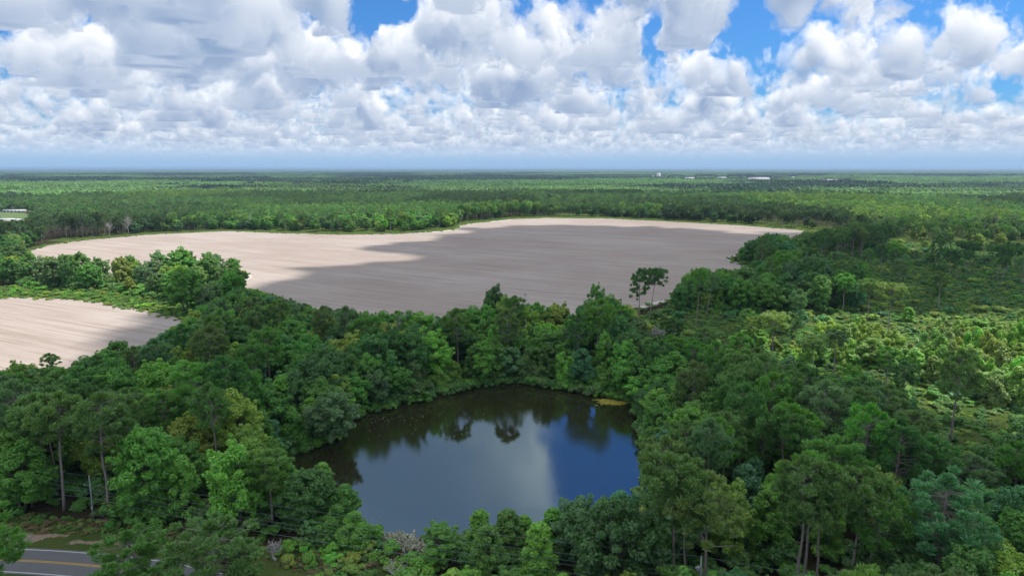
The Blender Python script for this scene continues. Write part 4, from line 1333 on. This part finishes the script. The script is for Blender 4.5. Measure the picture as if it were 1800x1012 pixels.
tint = t_m + (t_l - t_m) * smooth(st, 0.35, 0.65)[:, None]
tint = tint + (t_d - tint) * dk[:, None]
st2 = stands(X, Y, 420.0, 5)
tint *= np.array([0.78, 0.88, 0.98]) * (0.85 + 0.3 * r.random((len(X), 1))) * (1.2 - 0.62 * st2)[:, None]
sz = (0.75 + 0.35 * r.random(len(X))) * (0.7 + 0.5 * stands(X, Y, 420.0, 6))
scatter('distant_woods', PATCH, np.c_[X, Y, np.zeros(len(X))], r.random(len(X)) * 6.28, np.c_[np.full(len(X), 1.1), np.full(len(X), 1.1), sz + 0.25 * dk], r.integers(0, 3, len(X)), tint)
print('clumps', len(X))
def canopy():
    th = np.radians(np.linspace(-41, 41, 520))
    rr_ = 8000 * (1.018 ** np.arange(0, 118))
    A, R = np.meshgrid(th, rr_, indexing='ij')
    x, y = R * np.sin(A), R * np.cos(A)
    rg = np.random.default_rng(9)
    z = 10 + 8 * rg.random(x.shape) + 10 * (fbm(x * 0.0007, y * 0.0007, L2) - 0.5)
    z[:, 0] = 0
    n, m_ = x.shape
    i, j = np.meshgrid(np.arange(n - 1), np.arange(m_ - 1), indexing='ij')
    q = np.stack([i * m_ + j, i * m_ + j + 1, (i + 1) * m_ + j + 1, (i + 1) * m_ + j], -1).reshape(-1, 4)
    m, t, out = material('distant_canopy')
    d = t.node('ShaderNodeBsdfDiffuse')
    pos = t.node('ShaderNodeNewGeometry').outputs['Position']
    v = t.v('MULTIPLY', pos, (0.00035, 0.0008, 0))
    t.l.new(t.mix(t.step(t.noise(v, 1.0, 5, 0.6), 0.4, 0.6), (0.03, 0.065, 0.026, 1), (0.085, 0.145, 0.05, 1)), d.inputs['Color'])
    t.l.new(d.outputs[0], out.inputs[0])
    tag(link('distant_forest', mesh_np('distant_forest', np.stack([x, y, z], -1).reshape(-1, 3), [q[:, ::-1]], [m])), kind='stuff')
canopy()
# what grows low: under the trees, and over the open ground
def low_growth(name, polys, dens, lo, hi, tones, seed, hmin, hmax, cond=None, sq=1.0):
    r = np.random.default_rng(seed)
    out = []
    for poly in polys:
        P = wpoly(poly)
        a, b = np.maximum(P.min(0), lo), np.minimum(P.max(0), hi)
        n = int((b[0] - a[0]) * (b[1] - a[1]) * dens)
        q = a + (b - a) * r.random((n, 2))
        q = q[inside(P, q[:, 0], q[:, 1])]
        out.append(q)
    q = np.concatenate(out)
    k = np.ones(len(q), bool)
    for p, mg in ((pondW, 0.8), (bigW, 0.5), (smallW, 0.5)):
        k &= ~inside(p, q[:, 0], q[:, 1]) & (edge_dist(p, q[:, 0], q[:, 1]) > mg)
    R_ = np.array(ROAD)
    dr = edge_dist(np.concatenate([R_, R_[::-1]]), q[:, 0], q[:, 1])
    k &= dr > (8.5 if name == 'bank_grass' else 5.2)
    q = q[k]
    if cond is not None:
        q = q[cond(q, r)]
    n = len(q)
    tn = np.array([TINT[t] for t in tones])
    m_ = fbm(q[:, 0] * 0.05, q[:, 1] * 0.05, L2)
    ti = np.clip(((m_ * 1.4 - 0.2 + r.uniform(-0.3, 0.3, n)) * len(tones)).astype(int), 0, len(tones) - 1)
    s = (hmin + (hmax - hmin) * r.random(n) ** 2) / 2.0
    scatter(name, [b_.source('bush_shape') for b_ in SH['bush']], np.c_[q, np.full(n, -0.02)], r.random(n) * 6.28, np.c_[s * 1.25, s * 1.25, s * sq], r.integers(0, 3, n), tn[ti] * (0.8 + 0.4 * r.random((n, 1))))
    print(name, n)
def margin_growth():
    r = np.random.default_rng(77)
    out = []
    for P, lim in ((bigW, 1e9), (smallW, 1e9)):
        n = len(P)
        for k in range(n):
            a, b = P[k], P[(k + 1) % n]
            L_ = np.hypot(*(b - a))
            m_ = int(L_ * 0.8)
            t_ = r.random((m_, 1))
            nn = np.array([-(b - a)[1], (b - a)[0]]) / (L_ + 1e-6)
            out.append(a + (b - a) * t_ + nn * (r.normal(size=(m_, 1)) * 1.9))
    q = np.concatenate(out)
    n = len(q)
    ti = np.array([TINT[t] for t in ('dull green', 'pale olive', 'yellow-green', 'mid green')])[r.integers(0, 4, n)]
    s = (0.4 + 1.1 * r.random(n) ** 2) / 2
    scatter('margin_weeds', [b_.source('bush_shape') for b_ in SH['bush']], np.c_[q, np.zeros(n)], r.random(n) * 6.28, np.c_[s * 1.5, s * 1.5, s], r.integers(0, 3, n), ti)
margin_growth()
def shore_growth():
    r = np.random.default_rng(78)
    out = []
    for k in range(len(pondW)):
        a, b = pondW[k], pondW[(k + 1) % len(pondW)]
        L_ = np.hypot(*(b - a))
        m_ = int(L_ * 3.2)
        p = a + (b - a) * r.random((m_, 1))
        p = p + unit(p - pondW.mean(0)) * (r.random((m_, 1)) * 4.6 - 0.4)
        out.append(p)
    q = np.concatenate(out)
    px_, py_, _ = to_px(q[:, 0], q[:, 1])
    q = q[~((px_ > 650) & (px_ < 770) & (py_ > 930))]
    n = len(q)
    ti = np.array([TINT[t] for t in ('mid green', 'dark green', 'dull green', 'bright green')])[r.integers(0, 4, n)]
    s = (0.8 + 2.0 * r.random(n) ** 2) / 2
    scatter('shore_weeds', [b_.source('bush_shape') for b_ in SH['bush']], np.c_[q, np.full(n, -0.75)], r.random(n) * 6.28, np.c_[s * 1.2, s * 1.2, s], r.integers(0, 3, n), ti)
shore_growth()
low_growth('undergrowth', [ZW, ZE, ZTHICK, ZTHICK2, ZLINE, ZVINE], 0.10, (-330, 62), (330, 620), ['dark green', 'mid green', 'dull green', 'dark green', 'mid green'], 41, 1.0, 4.2)
low_growth('meadow_grass', [MEADOW, STRIP], 0.26, (-330, 62), (460, 620), ['dull green', 'pale olive', 'mid green', 'dark green', 'yellow-green', 'dull green', 'mid green'], 42, 0.3, 1.7, sq=0.85)
low_growth('bank_grass', [[(-250, 905), (60, 905), (150, 915), (330, 937), (450, 952), (540, 964), (650, 968), (735, 976), (765, 1000), (700, 1060), (420, 1060), (300, 960), (150, 945), (-250, 935)]], 1.3, (-130, 62), (40, 140), ['straw', 'dull green', 'straw', 'pale olive', 'straw', 'mid green'], 43, 0.25, 0.8, sq=0.9)

# ------------------------------------------------------------------ dead trees
def dead_tree(bx, by, ty, seed, label, spread=3.2, n=16, wide=1.0, twigs=4):
    x, y = at(bx, by)
    h = height_to(bx, by, ty)
    w, br, h0 = dead(seed, h, spread, n, twigs)
    root = link('dead_tree', None, None, (x, y, 0))
    tag(root, label, 'tree', 'dead trees')
    w.obj('trunk', M_DEAD, root, True)
    br.obj('limb', M_DEAD, root, True)
dead_tree(1053, 640, 530, 1, 'pale branchless snag with short stubs standing in the wood', 1.0, 22, twigs=1)
dead_tree(921, 606, 509, 2, 'crooked white snag with few bare limbs above the wood', 4.5, 9)
dead_tree(226, 412, 383, 3, 'big bare grey tree at the far edge of the field', 9, 34, twigs=7)
dead_tree(193, 417, 392, 4, 'low bushy grey dead tree beside the big bare one', 7, 34, twigs=7)
dead_tree(443, 402, 378, 5, 'thin bare tree behind the far field edge', 6, 22)
dead_tree(472, 401, 377, 6, 'slim pale dead tree standing among leafy trees beyond the field', 4, 18)
dead_tree(708, 640, 548, 7, 'bare white limbs showing among the trees below the field', 3.5, 18)
dead_tree(1306, 838, 772, 8, 'dead grey twigs poking out of the green canopy', 4.5, 26, twigs=6)
dead_tree(485, 985, 958, 9, 'tangle of pale dead branches on the grassy bank', 1.8, 30, twigs=6)
dead_tree(700, 1020, 985, 10, 'small bare forked sapling on the bank', 2.0, 8)

# ------------------------------------------------------------------ brush pile, rubble, lilies
def brush_pile():
    r = np.random.default_rng(5)
    mb = MB()
    for cx, cy in ((1142, 580), (1158, 586), (1178, 590)):
        X0, Y0 = at(cx, cy)
        for k in range(110):
            a = r.random() * 6.283
            p = np.array([X0 + r.normal() * 2.0, Y0 + r.normal() * 1.3, 0.1 + abs(r.normal()) * 0.5])
            d = np.array([math.cos(a), math.sin(a), r.normal() * 0.25]) * (0.8 + 1.6 * r.random())
            mb.tube([p - d, p + d], [0.05, 0.03], 4)
    tag(mb.obj('brush_pile', M_DEAD), 'heap of grey cut branches at the foot of the twin pines', 'brush pile')
brush_pile()
def rubble():
    r = np.random.default_rng(6)
    mb = MB()
    for k in range(110):
        px, py = 34 + r.normal() * 13, 943 + r.normal() * 3.5
        x, y = at(px, py)
        s = 0.05 + 0.16 * r.random()
        v = np.array([(-1, -1, -.6), (1, -1, -.6), (1, 1, -.6), (-1, 1, -.6), (-1, -1, .6), (1, -1, .6), (1, 1, .6), (-1, 1, .6)], float) * s * (0.6 + 0.6 * r.random((8, 3)))
        mb.add(v + [x, y, s * 0.35], [(0, 3, 2, 1), (4, 5, 6, 7), (0, 1, 5, 4), (1, 2, 6, 5), (2, 3, 7, 6), (3, 0, 4, 7)])
    tag(mb.obj('rubble', simple_mat('white_rubble', (0.42, 0.37, 0.32), 0.9, 0, 0.25, 1.0)), kind='stuff')
rubble()
def lilies(name, spots, n, cols, rad, seed, stand=0.0):
    r = np.random.default_rng(seed)
    V, Q, T, n0 = [], [], [], 0
    mb = MB()
    for cx, cy, sx, sy, m_ in spots:
        for k in range(m_):
            x, y = at(cx + r.normal() * sx, cy + r.normal() * sy, -1.0)
            if not inside(pondW, np.array([x]), np.array([y]))[0] and stand == 0: continue
            s = rad * (0.5 + r.random())
            z = -0.985 + stand * r.random()
            a0 = r.random() * 6.283
            th = a0 + np.linspace(0.25, 6.03, 8)
            tl = r.normal(size=2) * (0.5 if stand else 0.05)
            v = [(x, y, z)] + [(x + s * math.cos(t), y + s * math.sin(t), z + s * (tl[0] * math.cos(t) + tl[1] * math.sin(t))) for t in th]
            mb.add(v, t=[(0, i, i + 1) for i in range(1, 8)])
    m, t, out = material(name)
    b = t.node('ShaderNodeBsdfPrincipled')
    g = t.node('ShaderNodeNewGeometry').outputs['Random Per Island']
    t.l.new(t.mix(g, cols[0] + (1,), cols[1] + (1,)), b.inputs['Base Color'])
    b.inputs['Roughness'].default_value = 0.45
    t.l.new(b.outputs[0], out.inputs[0])
    tag(mb.obj(name, m), kind='stuff')
lilies('lily_pads', [(1075, 706, 12, 2.2, 260), (1060, 703, 6, 1.2, 80), (1092, 708, 8, 1.2, 80)], 0, ((0.30, 0.28, 0.04), (0.50, 0.40, 0.07)), 0.34, 7)
lilies('pale_lily_leaves', [(690, 948, 16, 5, 900), (715, 956, 20, 4, 900), (745, 962, 14, 3, 300)], 0, ((0.20, 0.22, 0.13), (0.42, 0.40, 0.27)), 0.24, 8, 0.28)
lilies('floating_leaves', [(640, 735, 60, 6, 60), (720, 745, 80, 14, 50), (905, 677, 40, 1.5, 60)], 0, ((0.25, 0.24, 0.16), (0.4, 0.38, 0.3)), 0.13, 9)

# ------------------------------------------------------------------ power line along the road
M_POLE = simple_mat('weathered_pole', (0.33, 0.37, 0.36), 0.85, 0, 0.3, 1.5)
M_STEEL = simple_mat('grey_steel', (0.45, 0.48, 0.50), 0.45, 0.3, 0.1)
M_CERAMIC = simple_mat('pale_insulator', (0.6, 0.62, 0.62), 0.3, 0, 0.05)
M_WIRE = simple_mat('wire', (0.20, 0.26, 0.27), 0.5, 0.2, 0.1)
PA = np.array(at(165, 911)); HA = height_to(165, 911, 838)
PB = np.array(at(1227, 1092)); HB = height_to(1227, 1092, 980)
step = PB - PA
def utility_pole(p, h, label, can):
    root = link('utility_pole', None, None, (p[0], p[1], 0))
    tag(root, label, 'utility pole', 'poles of the power line')
    MB().tube([(0, 0, -0.3), (0, 0, h * 0.5), (0, 0, h)], [0.17, 0.14, 0.11], 12).obj('pole', M_POLE, root, True)
    MB().tube([(0, 0, h - 0.05), (0, 0, h + 0.15), (0, 0, h + 0.3)], [0.05, 0.09, 0.04], 8).obj('insulator', M_CERAMIC, root, True)
    MB().tube([(0, -0.1, h - 1.6), (-0.5, -0.25, h - 1.5), (-0.85, -0.4, h - 1.45)], [0.035, 0.035, 0.03], 6).obj('bracket', M_STEEL, root, True)
    MB().tube([(-0.85, -0.4, h - 1.5), (-0.85, -0.4, h - 1.25), (-0.85, -0.4, h - 1.15)], [0.05, 0.09, 0.05], 8).obj('insulator', M_CERAMIC, root, True)
    MB().tube([(0, -0.16, h - 2.5), (0, -0.3, h - 2.5)], [0.05, 0.05], 6).obj('clamp', M_STEEL, root, True)
    if can:
        MB().tube([(-0.45, -0.25, h - 2.1), (-0.45, -0.25, h - 2.05), (-0.45, -0.25, h - 1.2), (-0.45, -0.25, h - 1.12)], [0.2, 0.27, 0.27, 0.18], 14).obj('transformer', M_STEEL, root, True)
    else:
        MB().box(-0.14, 0.14, -0.32, -0.16, 1.9, 2.6).obj('meter_box', M_STEEL, root)
utility_pole(PA, HA, 'grey wooden utility pole leaning slightly beside the roadside pines', False)
utility_pole(PB, HB, 'utility pole with grey transformer can among dark trees', True)
utility_pole(PB + step, 10.5, 'next utility pole of the line, past the one with the transformer', False)
utility_pole(PA - step, 10.5, 'previous utility pole of the line, before the leaning roadside one', False)
def wire(off, drop, sag, rad, label):
    H_ = [10.5, HA, HB, 10.5]
    P_ = [PA - step, PA, PB, PB + step]
    pts = []
    for k in range(3):
        for s in np.linspace(0, 1, 30, endpoint=(k == 2)):
            p = P_[k] + (P_[k + 1] - P_[k]) * s
            z = H_[k] + (H_[k + 1] - H_[k]) * s - drop - sag * 4 * s * (1 - s)
            pts.append((p[0] + off[0], p[1] + off[1], z))
    tag(MB().tube(pts, rad, 5).obj('power_line', M_WIRE), label, 'power line', 'wires of the power line')
wire((0, 0), -0.25, 1.1, 0.02, 'topmost wire of the power line, on the pole tops')
wire((-0.85, -0.4), 1.2, 1.2, 0.02, 'second wire down, on the side bracket insulators')
wire((0, -0.3), 2.3, 1.5, 0.022, 'third wire down, clamped to the poles')
wire((0, -0.3), 2.9, 1.7, 0.024, 'fourth wire down of the power line')
wire((0, -0.22), 4.1, 2.1, 0.03, 'lowest thick cable of the power line')

# ------------------------------------------------------------------ playing field beyond the woods
M_LAWN = simple_mat('mown_grass', (0.10, 0.155, 0.04), 0.9, 0, 0.2, 0.05)
sheet('lawn', wpoly([(-110, 392), (0, 391), (44, 390), (57, 380), (44, 374.3), (0, 373), (-110, 373)]), 0.03, M_LAWN, 3.0, 10)
M_WALLW = simple_mat('white_painted_wall', (0.72, 0.72, 0.70), 0.7, 0, 0.08, 0.3)
M_ROOFW = simple_mat('pale_metal_roof', (0.66, 0.67, 0.68), 0.5, 0.2, 0.08, 0.3)
M_GLASS = simple_mat('dark_glass', (0.05, 0.06, 0.08), 0.2, 0, 0.05)
def block(name, cat, label, px, py, w, d, h, roof=2.0, doors=3, rz=0.0, group=None, wall=None):
    x, y = at(px, py)
    root = link(name, None, None, (x, y, 0), rz)
    tag(root, label, cat, group)
    MB().box(-w / 2, w / 2, 0, d, 0, h).obj('wall', wall or M_WALLW, root)
    e = 0.4
    r_ = MB()
    r_.add([(-w / 2 - e, -e, h), (w / 2 + e, -e, h), (w / 2 + e, d / 2, h + roof), (-w / 2 - e, d / 2, h + roof), (w / 2 + e, d + e, h), (-w / 2 - e, d + e, h)],
           [(0, 1, 2, 3), (3, 2, 4, 5), (0, 5, 4, 1)], [(1, 4, 2), (0, 3, 5)])
    r_.obj('roof', M_ROOFW, root)
    for k in range(doors):
        cx = -w / 2 + w * (k + 0.5) / doors
        ww = min(w / doors * 0.45, 4)
        MB().box(cx - ww / 2, cx + ww / 2, -0.06, 0.0 - 0.003, 0.05 if k % 2 == 0 else h * 0.35, h * 0.75).obj('door' if k % 2 == 0 else 'window', M_GLASS, root)
block('clubhouse', 'building', 'white clubhouse with low roof at the near side of the playing field', 6, 393, 22, 9, 4.5, 1.5, 5)
block('shed', 'building', 'small white shed beside the clubhouse at the playing field', 25, 392.5, 11, 7, 4.0, 1.2, 3)
block('grandstand', 'building', 'long low white stand along the far side of the playing field', 24, 373.3, 34, 6, 3.2, 1.0, 6)
def light_pole(px, by, ty, label):
    x, y = at(px, by)
    h = height_to(px, by, ty)
    root = link('floodlight_pole', None, None, (x, y, 0))
    tag(root, label, 'floodlight', 'floodlights round the playing field')
    MB().tube([(0, 0, 0), (0, 0, h)], [0.28, 0.16], 8).obj('pole', M_STEEL, root, True)
    MB().box(-2.6, 2.6, -0.12, 0.12, h - 0.2, h).obj('crossbar', M_STEEL, root)
    for k in range(5):
        cx = -2.3 + k * 1.15
        MB().tube([(cx, -0.1, h + 0.35), (cx, -0.55, h + 0.25)], [0.28, 0.42], 10).obj('lamp', M_STEEL, root, True)
light_pole(2, 388, 361, 'tall floodlight pole standing behind the clubhouse')
light_pole(26, 388, 365, 'tall floodlight pole behind the small shed')
light_pole(53, 381, 371, 'floodlight pole at the corner of the playing field')
light_pole(90, 400, 376, 'floodlight pole rising out of the trees past the playing field')

# ------------------------------------------------------------------ far buildings and masts
block('warehouse', 'building', 'long white warehouse, largest building near the horizon', 1336, 318.6, 98, 45, 17, 3, 6)
block('warehouse', 'building', 'low white warehouse between the silo and the large warehouse', 1213, 316.4, 50, 30, 13, 2, 4)
block('warehouse', 'building', 'small pale warehouse next along toward the large one', 1270, 315.2, 45, 30, 12, 2, 4)
block('warehouse', 'building', 'small pale warehouse past the large one', 1392, 314.6, 40, 30, 12, 2, 4)
block('warehouse', 'building', 'faint low warehouse showing as a pale line among far woods', 1459, 321, 80, 30, 13, 2, 5)
def silo():
    x, y = at(1158, 314.2)
    root = link('mill_tower', None, None, (x, y, 0))
    tag(root, 'white mill tower with square top block near the horizon', 'building')
    MB().box(-11, 11, 0, 16, 0, 33).obj('tower', M_WALLW, root)
    MB().box(-7, 7, 3, 13, 33, 38).obj('head_house', M_WALLW, root)
    MB().box(12, 36, 2, 18, 0, 13).obj('annex', M_WALLW, root)
    for k in range(4): MB().box(-9 + k * 5, -7 + k * 5, -0.1, -0.004, 26, 29).obj('window', M_GLASS, root)
    x, y = at(1148, 314.0)
    root = link('storage_tank', None, None, (x, y, 0))
    tag(root, 'small white storage tank beside the mill tower', 'tank')
    MB().tube([(0, 0, 0), (0, 0, 15)], [8, 8], 20).obj('shell', M_WALLW, root)
    MB().tube([(0, 0, 15.01), (0, 0, 18.5)], [8.2, 0.6], 20).obj('roof', M_ROOFW, root)
silo()
def mast(px, by, ty, w, label, lattice=True):
    x, y = at(px, by)
    h = height_to(px, by, ty)
    root = link('radio_mast', None, None, (x, y, 0))
    tag(root, label, 'mast', 'masts and pylons above the far woods')
    legs = [(-w, -w), (w, -w), (w, w), (-w, w)]
    tw = w * 0.25
    for a, b in legs:
        MB().tube([(a, b, 0), (a * 0.25, b * 0.25, h)], [w * 0.1, w * 0.07], 5).obj('leg', M_STEEL, root, True)
    br = MB()
    n = 9
    for k in range(n):
        for s in range(4):
            f0, f1 = k / n, (k + 1) / n
            q = lambda i, f: np.array([legs[i % 4][0] * (1 - 0.75 * f), legs[i % 4][1] * (1 - 0.75 * f), h * f])
            br.tube([q(s, f0), q(s + 1, f1)], w * 0.05, 4)
    br.obj('bracing', M_STEEL, root)
    MB().tube([(0, 0, h * 0.93), (0, 0, h * 0.98), (0, 0, h + w)], [w * 0.5, w * 0.5, w * 0.1], 8).obj('antenna', M_STEEL, root)
mast(182, 306, 290, 2.2, 'thin radio mast breaking the horizon')
mast(813, 314, 301, 3.0, 'lattice mast in the middle of the far woods')
mast(67, 322, 312, 2.6, 'grey pylon before the dark far wood')
mast(29, 349, 337, 1.8, 'grey lattice pylon above the woods behind the playing field')
mast(149, 350, 336, 1.6, 'thin pylon above the woods past the bare grey tree')
